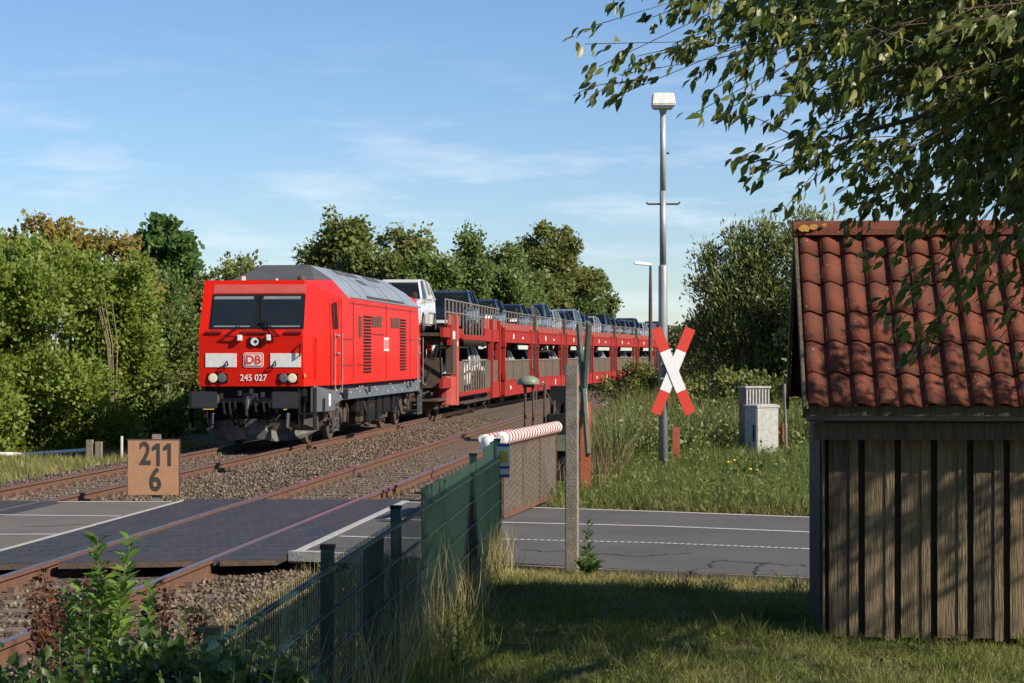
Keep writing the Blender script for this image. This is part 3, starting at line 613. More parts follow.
for k, (a, b, z) in enumerate(((6.0, 6.5, .5), (11.0, 11.6, .45), (7.0, 8.2, .34), (8.5, 9.3, .4), (9.5, 10.6, .5), (5.4, 5.9, .62), (11.8, 12.2, .6))): mb.box(1.22, 1.36, a, b, z, .97)
mb.build('equipment_box', M['black'], loco, bevel=.02)
for y in (2.3, 15.6): 
    mb = MB()
    for z in (.3, .55, .8): mb.box(1.28, 1.46, y - .25, y + .25, z, z + .03)
    mb.box(1.4, 1.46, y - .27, y - .24, .28, 1.0); mb.box(1.4, 1.46, y + .24, y + .27, .28, 1.0); mb.build('cab_step', M['train_grey'], loco)
mb = MB()
for k in range(10): y = rr.uniform(2, 16); mb.tube([(1.3, y, .97), (1.36, y + .1, .7), (1.3, y + rr.uniform(.3, .8), .42)], .025, 6)
mb.build('pipe', M['iron'], loco)
# ------------------------------------------------------------------ car transport wagons
WR, WP, WB, GV = M['wagon_red'], M['wagon_pale'], M['wagon_brown'], M['rail_steel']
def wagon_parts(u, L=12.0):
    H = 1.46
    mb = MB()
    for s in (-1, 1): mb.box(s*H - .06, s*H + .06, .1, L - .1, .36, .95); mb.box(s*H - .1, s*H + .075, .1, L - .1, .93, .97); mb.box(s*H-.1, s*H+.085, .1, L-.1, .36, .4)
    mb.build2('sole_beam', WR, u)
    MB().box(-1.38, 1.38, .05, L - .05, .62, .72).build('lower_deck', M['iron'], u)
    mb = MB()
    for s in (-1, 1):
        mb.box(s*H - .02, s*H + .01, .55, 9.35, .97, 1.74)
        for k in range(4): y = .62 + k * 2.85; mb.box(s*H - .03, s*H + .03, y, y + .09, .97, 1.76)
    mb.build2('side_panel', WB, u)
    mb = MB()
    for s in (-1, 1): mb.box(s*H - .03, s*H + .045, .5, 9.4, 1.74, 1.78)
    mb.build2('top_rail', GV, u)
    for y in (.18, 9.62):
        for s in (-1, 1):
            mb = MB(); mb.box(s*H - .07, s*H + .1, y - .11, y + .11, .4, 3.05); mb.box(s*H - .02, s*H + .13, y - .16, y + .16, 1.0, 1.25); mb.box(s*H-.05, s*H+.12, y-.2, y+.2, 2.3, 2.5); mb.build('post', WR, u)
    for y in (11.2,):
        for s in (-1, 1): MB().box(s*H - .05, s*H + .09, y - .06, y + .06, .97, 3.7).build('post', M['iron'], u)
    mb = MB()
    for s in (-1, 1): mb.box(s*H - .05, s*H + .06, .02, L - .25, 2.48, 2.95); mb.box(s*H - .09, s*H + .085, .02, L - .25, 2.93, 2.98); mb.box(s*H-.07, s*H+.08, .02, L-.25, 2.46, 2.5)
    mb.build2('upper_beam', WR, u)
    mb = MB(); y = .5
    while y < L - .8:
        for s in (-1, 1): mb.box(s*H - .08, s*H - .03, y, y + .95, 2.98, 3.24)
        y += 1.04
    mb.build2('wheel_guard', WP, u)
    MB().box(-1.38, 1.38, .05, L - .05, 2.68, 2.78).build('upper_deck', M['iron'], u)
    mb = MB()
    for s in (-1, 1):
        for z in (3.7, 3.42): mb.bar((s*H, .1, z), (s*H, L - .3, z), .028)
        for k in range(13): y = .2 + k * .94; mb.bar((s*H, y, 2.95), (s*H, y, 3.72), .03, .03)
    mb.build2('railing', GV, u)
    for yy in (.9, 10.9):
        for s in (-1, 1): wheel_mb((s*.77, yy, .42), .42, .12, n=20).build('wheel', M['iron'], u)
    mb = MB(); mb.box(-1.0, 1.0, .2, 1.6, .3, .5); mb.box(-1.0, 1.0, 10.2, 11.6, .3, .5); mb.box(-.9, .9, 4, 7.6, .2, .6); mb.box(.9, 1.1, 2.2, 3.4, .1, .5); mb.tube([(1.3, 9.8, .5), (1.3, 11.3, .15), (1.3, 11.9, .45)], .03, 6)
    mb.build('underframe', M['iron'], u)
    mb = MB(); mb.box(1.525, 1.53, 3.0, 3.35, 2.62, 2.82); mb.box(1.525, 1.53, 6.2, 6.7, 2.64, 2.72); mb.box(1.525, 1.53, 2.0, 2.4, .6, .74); mb.box(1.525, 1.53, 7.0, 7.3, .55, .8); mb.build('marking', M['white'], u)
W0 = 82.0
ordn = ['first', 'second', 'third', 'fourth', 'fifth', 'sixth', 'seventh', 'eighth', 'ninth', 'tenth', 'eleventh', 'twelfth', 'thirteenth', 'fourteenth', 'fifteenth', 'sixteenth', 'seventeenth', 'eighteenth', 'nineteenth', 'twentieth']
proto = empty('car_transport_wagon'); wagon_parts(proto)
def heading(y, L): return -math.atan((curve_off(y + L) - curve_off(y)) / L)
for i in range(14):
    o = proto if i == 0 else copy_tree(proto)
    y = W0 + 12 * i; o.location = (T1 + curve_off(y), y, 0); o.rotation_euler = (0, 0, heading(y, 12))
    tag(o, 'red double-deck car wagon with brown side panels, %s behind the ramp wagon' % ordn[i], 'wagon', 'double-deck car transport wagons')
# the first unit behind the locomotive, with steps, bars and its drive-on ramp deck
u = empty('ramp_wagon', (T1, 64.6, 0), label='red ramp wagon with open bars and stepped floor right behind the locomotive', cat='wagon')
H = 1.46; L = 17.2
mb = MB()
for s in (-1, 1): 
    mb.box(s*H - .06, s*H + .06, 14.2, L, .36, .95); mb.box(s*H - .06, s*H + .06, .2, 4.2, .95, 1.25); mb.add([(s*H+.05, 4.4, .62), (s*H+.05, 13.6, .62), (s*H+.05, 13.6, .74), (s*H+.05, 4.4, .74), (s*H-.1, 4.4, .62), (s*H-.1, 13.6, .62), (s*H-.1, 13.6, .74), (s*H-.1, 4.4, .74)], [(0,1,2,3), (7,6,5,4), (0,4,5,1), (1,5,6,2), (2,6,7,3), (3,7,4,0)])
mb.build2('sole_beam', WR, u)
mb = MB()
for s in (-1, 1): mb.tube([(s*1.3, 2.4, .4), (s*1.3, 2.4, 1.3)], .34, 14); mb.tube([(s*H, 3.5, .36), (s*H, 3.5, 3.1)], .14, 8)
mb.build2('end_column', WP, u)
for s in (-1, 1):
    MB().box(s*H - .08, s*H + .1, 3.2, 3.55, .36, 3.3).build('post', WP, u); MB().box(s*H - .08, s*H + .1, 14.0, 14.3, .36, 3.3).build('post', WR, u); MB().box(s*H - .08, s*H + .1, 16.6, 16.9, .36, 3.3).build('post', WR, u)
    MB().box(s*H - .12, s*H + .12, 2.2, 2.8, 1.4, 2.5).build('control_box', M['iron'], u)
MB().box(-1.38, 1.38, .1, L, .55, .62).build('lower_deck', M['iron'], u)
mb = MB()
for k in range(16): y = 5.4 + k * .5; mb.box(1.2, 1.55, y, y + .3, .34, .4)
mb.bar((1.5, 4.6, .4), (1.5, 13.4, .36), .05); mb.build('step_grating', M['iron'], u)
for s in (-1, 1):
    for y0, y1 in ((3.7, 5.6), (12.6, 14.0), (14.5, 16.5)): MB().box(s*H - .02, s*H + .02, y0, y1, .75, 1.78).build('side_panel', WB, u)
mb = MB()
for s in (-1, 1):
    mb.bar((s*H, 5.6, 1.8), (s*H, 12.6, 1.8), .05)
    for k in range(10): y = 5.8 + k * .74; mb.bar((s*H, y, .74), (s*H, y, 1.82), .045)
mb.build2('lower_bars', GV, u)
mb = MB()
for s in (-1, 1): mb.box(s*H - .05, s*H + .06, .3, 5.2, 2.55, 2.85); mb.box(s*H - .05, s*H + .06, 11.8, L, 2.48, 2.95); mb.box(s*H - .05, s*H + .1, 5.0, 12.0, 2.5, 2.66)
for s in (-1, 1): mb.box(s*H-.06, s*H+.09, 2.0, 3.1, 2.3, 2.95)
mb.build2('upper_beam', WR, u)
mb = MB()
for k in range(22): y = 5.2 + k * .31; mb.add([(1.52, y, 2.5), (1.56, y, 2.5), (1.56, y + .18, 2.36), (1.52, y + .18, 2.36), (1.52, y, 2.44), (1.56, y, 2.44), (1.56, y+.18, 2.3), (1.52, y+.18, 2.3)], [(0,1,2,3), (7,6,5,4), (0,4,5,1), (2,6,7,3), (1,5,6,2), (0,3,7,4)])
mb.build('deck_grating', M['iron'], u)
MB().box(-1.38, 1.38, .2, L, 2.58, 2.68).build('upper_deck', M['iron'], u)
mb = MB()
for s in (-1, 1):
    for y0, y1 in ((2.3, 3.0), (3.2, 5.2), (12.2, 14.2), (14.5, 16.8)): mb.box(s*H - .08, s*H - .03, y0, y1, 2.95, 3.32)
mb.build2('wheel_guard', WP, u)
mb = MB()
for s in (-1, 1):
    for z, y0, y1 in ((3.75, 1.2, L), (3.35, 1.2, 5.2), (3.35, 5.2, 12.2), (3.45, 12.2, L)): mb.bar((s*H, y0, z), (s*H, y1, z), .035)
    for k in range(18): y = 1.2 + k * .92; mb.bar((s*H, y, 2.65 if 5.0 < y < 12.4 else 2.95), (s*H, y, 3.76), .04, .035)
mb.build2('railing', GV, u)
for yy in (2.2, 4.0, 12.6, 14.6):
    for s in (-1, 1): wheel_mb((s*.77, yy, .42), .42, .12, n=20).build('wheel', M['iron'], u)
mb = MB(); mb.box(-1.0, 1.1, 1.4, 4.8, .28, .5); mb.box(-1.0, 1.1, 12, 15.2, .28, .5); mb.bar((1.4, 12.2, .18), (1.4, 14.2, .5), .06); mb.box(-.8, .8, -.9, .6, .9, 1.2); mb.build('underframe', M['iron'], u)
mb = MB(); mb.tube([(1.1, -.7, 2.4), (1.15, -.2, 1.9), (1.2, .5, 1.85), (1.25, 1.2, 2.3)], .03, 8); mb.tube([(1.3, .9, 2.9), (1.3, 1.1, 2.2), (1.3, 1.5, 1.0)], .03, 8); mb.tube([(.9, -.9, 1.6), (1, 0, 1.2), (1, .9, 1.5)], .04, 8); mb.build('cable', M['black'], u)
mb = MB(); mb.box(-1.3, 1.3, 1.4, 1.7, .95, 1.9); mb.box(-1.3, 1.3, 1.5, 1.7, 2.3, 2.6); mb.build('headstock', M['iron'], u)
mb = MB(); mb.box(1.545, 1.555, 2.35, 2.9, 2.45, 2.75); mb.box(1.565, 1.58, 3.3, 3.5, 2.28, 2.42); mb.build('marking', M['white'], u)
# ------------------------------------------------------------------ cars (front faces -Y, local z = 0 at the tyre foot)
CG = glassmat('car_glass', (.01, .013, .016), .62)
def arch(cy, r, z0, n=8): return [(cy - r*math.cos(math.pi*k/n), z0 + r*math.sin(math.pi*k/n)) for k in range(n+1)]
def make_car(paint, tall):
    c = empty('passenger_car'); k = 1.0 + tall; zt = 1.47 * (1.0 + .25*tall); zb = .95 * (1 + .2*tall)
    low = [(-2.15, .24)] + arch(-1.35, .37, .24) + arch(1.3, .37, .24) + [(2.12, .26)]
    prof = low + [(2.2, .5), (2.17, .86), (2.05, zb), (1.9, zb + .03), (-1.05, zb), (-1.5, zb - .06), (-2.02, zb - .17), (-2.2, zb - .36), (-2.24, .45)]
    me_mb = MB().prism(prof, 'x', -.87, .87)
    me = me_mb.mesh('body', bevel=0); bm = bmesh.new(); bm.from_mesh(me)
    for v in bm.verts:
        if v.co.z > .75: v.co.x *= 1 - (v.co.z - .75) * .22
        if abs(v.co.y) > 1.9: v.co.x *= .93
    bmesh.ops.bevel(bm, geom=[e for e in bm.edges if len(e.link_faces) == 2 and e.calc_face_angle(0) > .5 and abs(e.verts[0].co.x - e.verts[1].co.x) < .3], offset=.05, segments=2, affect='EDGES', clamp_overlap=True)
    bm.to_mesh(me); bm.free(); body = link('body', me, paint, c); zb += -.01
    P = {'a0': (-1.08, zb, .78), 'a1': (-.38, zt - .05, .6), 'b0': (.32, zb, .8), 'b1': (.42, zt, .62), 'c0': (1.25, zb, .79), 'c1': (1.15, zt - .01, .61), 'd0': (1.95, zb + .02, .74), 'd1': (1.6, zt - .07, .57)}
    def pt(kk, s, e=0): y, z, x = P[kk]; return Vector((s * (x + e), y, z))
    mb = MB(); rf = [(-.4, zt - .055, .6), (-.2, zt, .62), (.6, zt + .025, .63), (1.2, zt + .005, .61), (1.63, zt - .06, .57)]
    for i, (y, z, x) in enumerate(rf): mb.v += [(-x, y, z - .035), (-x*.93, y, z), (x*.93, y, z), (x, y, z - .035), (x*.9, y, z - .05), (-x*.9, y, z - .05)]
    for i in range(4):
        for j in range(6): a = i*6 + j; b = i*6 + (j+1) % 6; mb.f.append((a, b, b+6, a+6))
    mb.f += [tuple(range(6))[::-1], tuple(range(24, 30))]; mb.build('roof', paint, c, smooth=False)
    mb = MB()
    for s in (-1, 1):
        for q, w in (('a', .07), ('b', .08), ('c', .09), ('d', .14)): mb.bar(pt(q+'0', s), pt(q+'1', s) - Vector((0, 0, .02)), .05, w, up=(1, 0, 0))
    mb.build('pillar', paint, c)
    def glass(name, pts, parent=c):
        MB().add(pts, [tuple(range(len(pts)))]).build(name, CG, parent)
    o_ = Vector((0, 0, -.03))
    glass('windscreen', [pt('a0', -1, -.01), pt('a0', 1, -.01), pt('a1', 1) + o_, pt('a1', -1) + o_]); glass('rear_window', [pt('d0', 1), pt('d0', -1), pt('d1', -1) + o_, pt('d1', 1) + o_])
    for s in (-1, 1): 
        for q, r_ in (('a', 'b'), ('b', 'c'), ('c', 'd')): glass('side_window', [pt(q+'0', s), pt(r_+'0', s), pt(r_+'1', s) + o_, pt(q+'1', s) + o_])
    mb = MB()
    for x in (-.38, .38): mb.box(x - .25, x + .25, .25, .38, .55, zb + .2); mb.box(x - .12, x + .12, .27, .36, zb + .22, zb + .4); mb.box(x-.25, x+.25, -.25, .3, .4, .58)
    mb.box(-.6, .6, 1.0, 1.12, .5, zb + .15); mb.box(-.7, .7, -1.05, -.75, .7, zb + .01); mb.tube([(.2 + .18*math.cos(a), -.62, zb + .0 + .18*math.sin(a)) for a in np.linspace(0, 6.28, 13)], .018, 6); mb.build('seats', M['interior'], c)
    for s in (-1, 1):
        mb = MB(); mb.box(s*.98 - .1, s*.98 + .1, -.78, -.66, zb - .02, zb + .12); mb.bar((s*.8, -.7, zb), (s*.9, -.7, zb + .03), .05); mb.build('mirror', paint, c, bevel=.02)
        MB().add([(s*.42, -2.235, .66), (s*.76, -2.13, .66), (s*.74, -2.0, .79), (s*.45, -2.1, .79), (s*.42, -2.1, .66), (s*.76, -2.0, .66), (s*.74, -1.9, .79), (s*.45, -1.95, .79)], [(0,1,2,3), (7,6,5,4), (0,4,5,1), (1,5,6,2), (2,6,7,3), (3,7,4,0)]).build('headlight', M['headlight'], c)
        for y in (-1.35, 1.3):
            w = wheel_mb((s*.79, y, .315), .315, .2, n=20).build('tyre', M['tyre'], c); wheel_mb((s*.85, y, .315), .2, .1, n=12).build('rim', M['rim'], w)
    mb = MB(); mb.box(-.4, .4, -2.27, -2.2, .52, .66); mb.box(-.6, .6, -2.255, -2.2, .3, .42); mb.build('grille', M['black'], c)
    MB().box(-.26, .26, -2.285, -2.27, .46, .57).build('number_plate', M['white'], c)
    return c
paints = {'white': (.75, .75, .74), 'dark blue': (.012, .017, .035), 'black': (.012, .012, .014), 'grey': (.12, .125, .13), 'silver': (.4, .42, .44), 'mid blue': (.03, .06, .12), 'pale blue': (.25, .33, .42)}
PM = {k: mat('car_paint_' + k.replace(' ', '_'), v, .25, tuple(c * .9 for c in v), 2, coat=.8, metal=.0 if k == 'white' else .3) for k, v in paints.items()}
protos = {False: make_car(PM['white'], 0.0), True: make_car(PM['white'], .6)}; usedp = {False: False, True: False}
def put_car(y, z, colour, tall, label, group):
    p = protos[tall]
    if usedp[tall]: o = copy_tree(p, None, {'car_paint_white': PM[colour]})
    else:
        o = p; usedp[tall] = True
        assert colour == 'white'
    o.location = (T1 + curve_off(y) + .02, y, z); o.rotation_euler = (0, 0, heading(y - 2, 4)); tag(o, label, 'car', group); return o
def ordw(i):
    tens = ['', 'twenty-', 'thirty-'];
    if i < 20: return ordn[i]
    b = (i + 1) // 10 * 10; r = (i + 1) - b
    return {20: 'twenty', 30: 'thirty'}[b] + ('-' + ordn[r-1] if r else 'eth').replace('twentyeth', 'twentieth')
seq = ['white', 'dark blue', 'dark blue', 'black', 'grey', 'mid blue', 'silver', 'dark blue', 'pale blue', 'black', 'silver', 'dark blue', 'black', 'dark blue', 'black', 'silver', 'pale blue', 'black', 'dark blue', 'grey', 'silver', 'black', 'dark blue', 'white', 'grey', 'dark blue', 'black', 'silver', 'pale blue', 'grey', 'dark blue', 'black']
tl = [1, 1, 0, 0, 0, 1, 0, 0, 1, 0, 0, 1, 0, 0, 1, 0, 0, 1, 0, 0, 0, 0, 1, 1, 0, 0, 1, 0, 0, 1, 0, 0]
put_car(70.0 + 5.1*6, .72, 'white', False, 'white low car in the shade of the lower deck, second from the locomotive', 'cars on the lower deck of the train')
YU = [66.2, 78.2, 86.5, 95, 99.5, 103.8, 108, 112.5, 117, 121.5]; YU += [126.4 + 5.1*k for k in range(22)]; upper = []
num = ['first','second','third','fourth','fifth','sixth','seventh','eighth','ninth','tenth','eleventh','twelfth','thirteenth','fourteenth','fifteenth','sixteenth','seventeenth','eighteenth','nineteenth','twentieth','twenty-first','twenty-second','twenty-third','twenty-fourth','twenty-fifth','twenty-sixth','twenty-seventh','twenty-eighth','twenty-ninth','thirtieth','thirty-first','thirty-second','thirty-third','thirty-fourth']
for i in range(32):
    colour, t = seq[i], bool(tl[i])
    y = YU[i]; o = put_car(y, 2.68 if i < 2 else 2.78, colour, t, '%s %s on the upper deck, %s behind the locomotive' % (colour, 'tall car' if t else 'car', num[i]), 'cars on the upper deck of the train'); upper.append(o); y += 5.25
lseq = ['white', 'grey', 'white', 'dark blue', 'silver', 'white', 'black', 'silver', 'grey', 'white', 'dark blue', 'silver', 'white', 'grey', 'black', 'white', 'silver']
y = 78.5
for i in range(17):
    if i != 4: put_car(y, .64 if i == 0 else .72, lseq[i], i == 0, '%s car in the shade of the lower deck, %s' % (lseq[i], 'behind the bars of the ramp wagon' if i == 0 else num[i] + ' from the locomotive'), 'cars on the lower deck of the train')
    y += 5.6
bpy.data.objects[[o for o in bpy.data.objects if o.get('label', '').startswith('white low car')][0].name].location = (T1 + curve_off(97.9) + .02, 97.9, .72)
[o for o in bpy.data.objects if o.get('label', '').startswith('white low car')][0]['label'] = 'white car in the shade of the lower deck, fifth from the locomotive'
# drivers seen through the first windscreens
def driver(car, side, lbl):
    me = bpy.data.meshes.new('person'); V = [(0,.12,.5),(0,.14,.72),(0,.13,.92),(0,.08,1.03),(0,.03,1.13),(.2,.1,.94),(.27,-.12,.78),(.14,-.4,.86),(-.2,.1,.94),(-.27,-.12,.78),(-.12,-.4,.9),(.1,-.2,.52),(.13,-.6,.55),(-.1,-.2,.52),(-.13,-.6,.55)]
    E = [(0,1),(1,2),(2,3),(3,4),(2,5),(5,6),(6,7),(2,8),(8,9),(9,10),(0,11),(11,12),(0,13),(13,14)]
    me.from_pydata(V, E, []); o = bpy.data.objects.new('person', me); COL.objects.link(o)
    mo = o.modifiers.new('s', 'SKIN'); rad = [.15,.15,.14,.055,.09,.06,.045,.035,.06,.045,.035,.08,.06,.08,.06]
    for i, r_ in enumerate(rad): me.skin_vertices[0].data[i].radius = (r_, r_ * .8)
    me.skin_vertices[0].data[0].use_root = True; o.modifiers.new('d', 'SUBSURF').levels = 1
    dg = bpy.context.evaluated_depsgraph_get(); m2 = bpy.data.meshes.new_from_object(o.evaluated_get(dg)); bpy.data.objects.remove(o)
    o = link('person', m2, M['cloth']); m2.materials.append(M['skin'])
    for p in m2.polygons: p.material_index = 1 if p.center.z > 1.0 or p.center.y < -.22 and p.center.z > .7 else 0
    hm = MB(); hm.lathe([(.02,.0),(.075,.02),(.095,.09),(.1,.16),(.09,.22),(.05,.26),(.01,.27)], (0, .05, 1.08), 14); hd = hm.build('head', M['skin'], o, smooth=True)
    MB().lathe([(.1,.15),(.108,.2),(.095,.25),(.055,.285),(.01,.295)], (0, .065, 1.08), 14).build('hair', M['interior'], o, smooth=True)
    fm = MB(); fm.box(-.012, .012, -.075, -.04, 1.19, 1.225); fm.box(-.05, -.025, -.048, -.03, 1.225, 1.24); fm.box(.025, .05, -.048, -.03, 1.225, 1.24); fm.box(-.03, .03, -.045, -.03, 1.15, 1.158); fm.build('face', M['interior'], o)
    bpy.context.view_layer.update()
    o.location = car.matrix_world @ Vector((side * .38, .1, 0)); o.rotation_euler = car.rotation_euler; tag(o, lbl, 'person', 'people sitting in the cars')
driver(upper[0], 1, 'person in pale clothes at the wheel of the white car behind the locomotive')
driver(upper[1], 1, 'person in pale clothes at the wheel of the second upper deck car, dark blue')
driver(upper[2], 1, 'person in pale clothes at the wheel of the third upper deck car, dark blue')
driver(upper[3], 1, 'person in pale clothes at the wheel of the fourth upper deck car, black')
# ------------------------------------------------------------------ shed
DS = 15.1; SH = empty('garden_shed', at(829, DS), YAW + R(-4.6), label='weathered board shed with red pantile roof standing on the lawn', cat='shed')
# local x to the right, local y away from the camera, origin at the wall's near left corner
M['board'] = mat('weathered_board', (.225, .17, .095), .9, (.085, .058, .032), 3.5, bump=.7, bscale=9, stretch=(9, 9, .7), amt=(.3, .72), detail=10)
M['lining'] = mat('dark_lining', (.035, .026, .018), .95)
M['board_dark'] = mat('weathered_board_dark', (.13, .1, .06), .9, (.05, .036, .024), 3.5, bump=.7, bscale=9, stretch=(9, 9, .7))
def tile_mat():
    m = mat('clay_tile', (.17, .052, .03), .95, (.08, .032, .023), 2.6, spec=.15, bump=.35, bscale=50, amt=(.3, .75), detail=10)
    nt = m.node_tree; N, L = nt.nodes, nt.links; b = N['Principled BSDF']; src = b.inputs['Base Color'].links[0].from_socket
    t = N.new('ShaderNodeTexCoord'); v = N.new('ShaderNodeTexNoise'); v.inputs['Scale'].default_value = 26; v.inputs['Detail'].default_value = 3
    L.new(t.outputs['Object'], v.inputs['Vector'])
    for lo_, hi_, c in ((.60, .64, (.06, .05, .045)), (.30, .26, (.3, .25, .2))):
        r = N.new('ShaderNodeMapRange'); r.inputs[1].default_value = lo_; r.inputs[2].default_value = hi_; L.new(v.outputs[0], r.inputs[0])
        mx = N.new('ShaderNodeMixRGB'); mx.inputs[2].default_value = c4(c); L.new(r.outputs[0], mx.inputs[0]); L.new(src, mx.inputs[1]); src = mx.outputs[0]
    L.new(src, b.inputs['Base Color']); return m
M['tile'] = tile_mat()
Wd = 5.2; PT = .2555; ZW = hz(425, DS)
r7 = random.Random(7)
for i in range(int(Wd / PT)):
    x = i * PT; z1 = ZW + .02; jy = r7.uniform(-.004, .004)
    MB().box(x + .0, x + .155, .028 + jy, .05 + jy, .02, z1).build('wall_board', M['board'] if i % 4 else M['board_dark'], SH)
    MB().box(x + .145, x + .208, .017 + jy, .03, .0, z1).build('cover_board', M['board'], SH)
mb = MB(); mb.box(-.02, Wd, .055, .08, 0, ZW); mb.build('wall_lining', M['lining'], SH)
mb = MB(); 
for k in range(9): mb.box(-.03, .0, .07 + k*.2, .07 + k*.2 + .17, 0, ZW - .02)
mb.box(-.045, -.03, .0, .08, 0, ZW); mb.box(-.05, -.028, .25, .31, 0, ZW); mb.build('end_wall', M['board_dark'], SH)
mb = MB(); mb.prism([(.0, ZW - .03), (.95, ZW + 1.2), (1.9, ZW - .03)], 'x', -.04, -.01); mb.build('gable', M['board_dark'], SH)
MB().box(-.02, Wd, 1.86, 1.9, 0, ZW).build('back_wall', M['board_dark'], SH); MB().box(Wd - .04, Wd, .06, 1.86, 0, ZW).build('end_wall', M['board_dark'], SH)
# eave boards
XL = (805 - 829) / FPX * DS * .985 - .005
z_f = hz(413, DS - .2)
YE, YR = -.26, 1.0; ZE = z_f + .045; ZR = hz(228, DS + 1.0)
M['fascia'] = mat('fascia_board', (.2, .19, .17), .85, (.09, .085, .075), 6, bump=.5, stretch=(.8, 6, 6))
XL = (805 - 829) / FPX * DS * .985 - .005
z_f = hz(413, DS - .2)
mb = MB(); mb.box(XL, Wd + .1, -.215, -.19, z_f - .05, z_f + .03); fa = mb.build('fascia', M['fascia'], SH)
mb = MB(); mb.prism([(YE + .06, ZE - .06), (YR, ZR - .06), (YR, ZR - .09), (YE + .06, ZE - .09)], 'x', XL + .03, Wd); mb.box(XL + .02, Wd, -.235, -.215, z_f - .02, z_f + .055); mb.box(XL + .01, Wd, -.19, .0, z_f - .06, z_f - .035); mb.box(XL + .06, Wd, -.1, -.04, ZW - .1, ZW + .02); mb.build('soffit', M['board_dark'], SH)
# pantile roof: every tile a curved shell; both slopes
TW = .1645; rows = 6; YE, YR = -.26, 1.0; ZE = z_f + .045; ZR = hz(228, DS + 1.0); SL = math.hypot(YR - YE, ZR - ZE); TH = math.atan2(ZR - ZE, YR - YE)
def tile_mesh(ln, nrow=14):
    mb = MB(); nx_, m_ = nrow, 3
    def prof(t):                       # S profile: wide hump, narrow trough
        return .019 * math.sin(2*math.pi*(t*.92 + .02)) + (.012 if t > .93 else 0)
    for top in (0, 1):
        for j in range(m_):
            for i in range(nx_ + 1):
                t = i / nx_; y = ln * j / (m_ - 1); mb.v.append((t * TW * 1.05, y, prof(t) + (.0 if top else -.014) + .022 * (1 - j/(m_-1))))
    n = nx_ + 1; o = n * m_
    for j in range(m_ - 1):
        for i in range(nx_): a = j*n+i; mb.f.append((a, a+1, a+n+1, a+n)); mb.f.append((o+a, o+a+n, o+a+n+1, o+a+1))
    for i in range(nx_): mb.f.append((i, o+i, o+i+1, i+1))
    for j in range(m_ - 1): a = j*n; mb.f.append((a, a+n, o+a+n, o+a)); b = a+nx_; mb.f.append((b, o+b, o+b+n, b+n))
    return mb
tl_ = SL / rows; tm = tile_mesh(tl_ * 1.14); NT = 31
vv = np.array(tm.v)
def tile_row(j, back):
    V, F = [], []
    for i in range(NT):
        r_ = r7.uniform(-.008, .008); v = vv.copy(); v[:, 1] += j * tl_ + r7.uniform(-.006, .006); v[:, 2] += .006 * r7.random(); v[:, 0] += i * TW + XL + .008 + r_*.3
        y = YE + v[:, 1] * math.cos(TH) - v[:, 2] * math.sin(TH); z = ZE + v[:, 1] * math.sin(TH) + v[:, 2] * math.cos(TH)
        if back: y = 2 * YR - y
        n = len(V) * 0 + sum(len(q) for q in V); V.append(np.stack([v[:, 0], y, z], 1)); F += [tuple(a + n for a in f) for f in tm.f]
    return np.concatenate(V), F
for back in (0, 1):
    mb = MB()
    for j in range(rows):
        V, F = tile_row(j, back); mb.add([tuple(v) for v in V], F)
    mb.build('tile_slope', M['tile'], SH, smooth=True)
mb = MB()      # ridge tiles
for i in range(12):
    x0 = XL - .03 + i * .42; pts = []
    for k in range(9): a = math.pi * (k / 8); pts.append((YR - .13 * math.cos(a), ZR - .06 + .115 * math.sin(a) * (1 if k not in (0, 8) else 1)))
    mb.prism(pts, 'x', x0, x0 + .415); mb.prism([(YR + (p[0]-YR)*1.08, ZR + (p[1]-ZR)*1.08 + .006) for p in pts], 'x', x0 + .39, x0 + .43)
rt_ = mb.build('ridge_tiles', M['tile'], SH)
def blot(p, r, seed):
    rr_ = random.Random(seed); mb = MB(); n = 16; v = [(p[0] + r*(.7+.5*rr_.random())*math.cos(2*math.pi*k/n), p[1], p[2] + r*.8*(.6+.5*rr_.random())*math.sin(2*math.pi*k/n)) for k in range(n)]
    mb.add(v + [(a, b + .02, c) for a, b, c in v], [tuple(range(n))] + [(k, (k+1) % n, (k+1) % n + n, k+n) for k in range(n)]); return mb
for i, (x, dz, r_) in enumerate(((XL + .05, .01, .04), (XL + .12, .02, .035), (XL+.2, .035, .02))): blot((x, YR - .145, ZR + dz - .02), r_, i).build('lichen', M['lichen'], rt_)
mb = MB(); mb.bar((XL - .012, YE + .02, ZE - .04), (XL - .012, YR, ZR - .04), .022, .12, up=(0, 0, 1)); mb.bar((XL - .012, 2*YR - YE - .02, ZE - .04), (XL - .012, YR, ZR - .04), .022, .12); mb.build('barge_board', M['board_dark'], SH)
# ------------------------------------------------------------------ lamps, posts, cabinets, signs
def post_at(px, py, z=0.0): return gr(px, py, z)
b0 = gr(663, 478); D0 = 2.05 * FPX / 125; zt = lambda py, D=D0: hz(py, D)
L1 = empty('street_lamp', b0, YAW, label='tall grey street lamp with a box head behind the red and white crossbuck', cat='street lamp')
MB().tube([(0,0,-.1), (0,0,zt(265)-.03), (0,0,zt(265))], [.076, .074, .06], 16).build('pole', M['galv'], L1, smooth=True)
MB().tube([(0,0,zt(265)), (0,0,zt(191))], .054, 14).build('pole', M['galv'], L1, smooth=True); MB().tube([(0,0,zt(191)), (0,0,zt(110))], [.05, .046], 14).build('pole', M['galv2'], L1, smooth=True)
MB().tube([(-.27, 0, zt(202)), (-.25, 0, zt(204)), (.25, 0, zt(204)), (.28, 0, zt(202))], .016, 8).build('cross_bar', M['iron'], L1)
MB().tube([(.06, 0, zt(153)), (.1, 0, zt(153))], .02, 6).build('clip', M['iron'], L1)
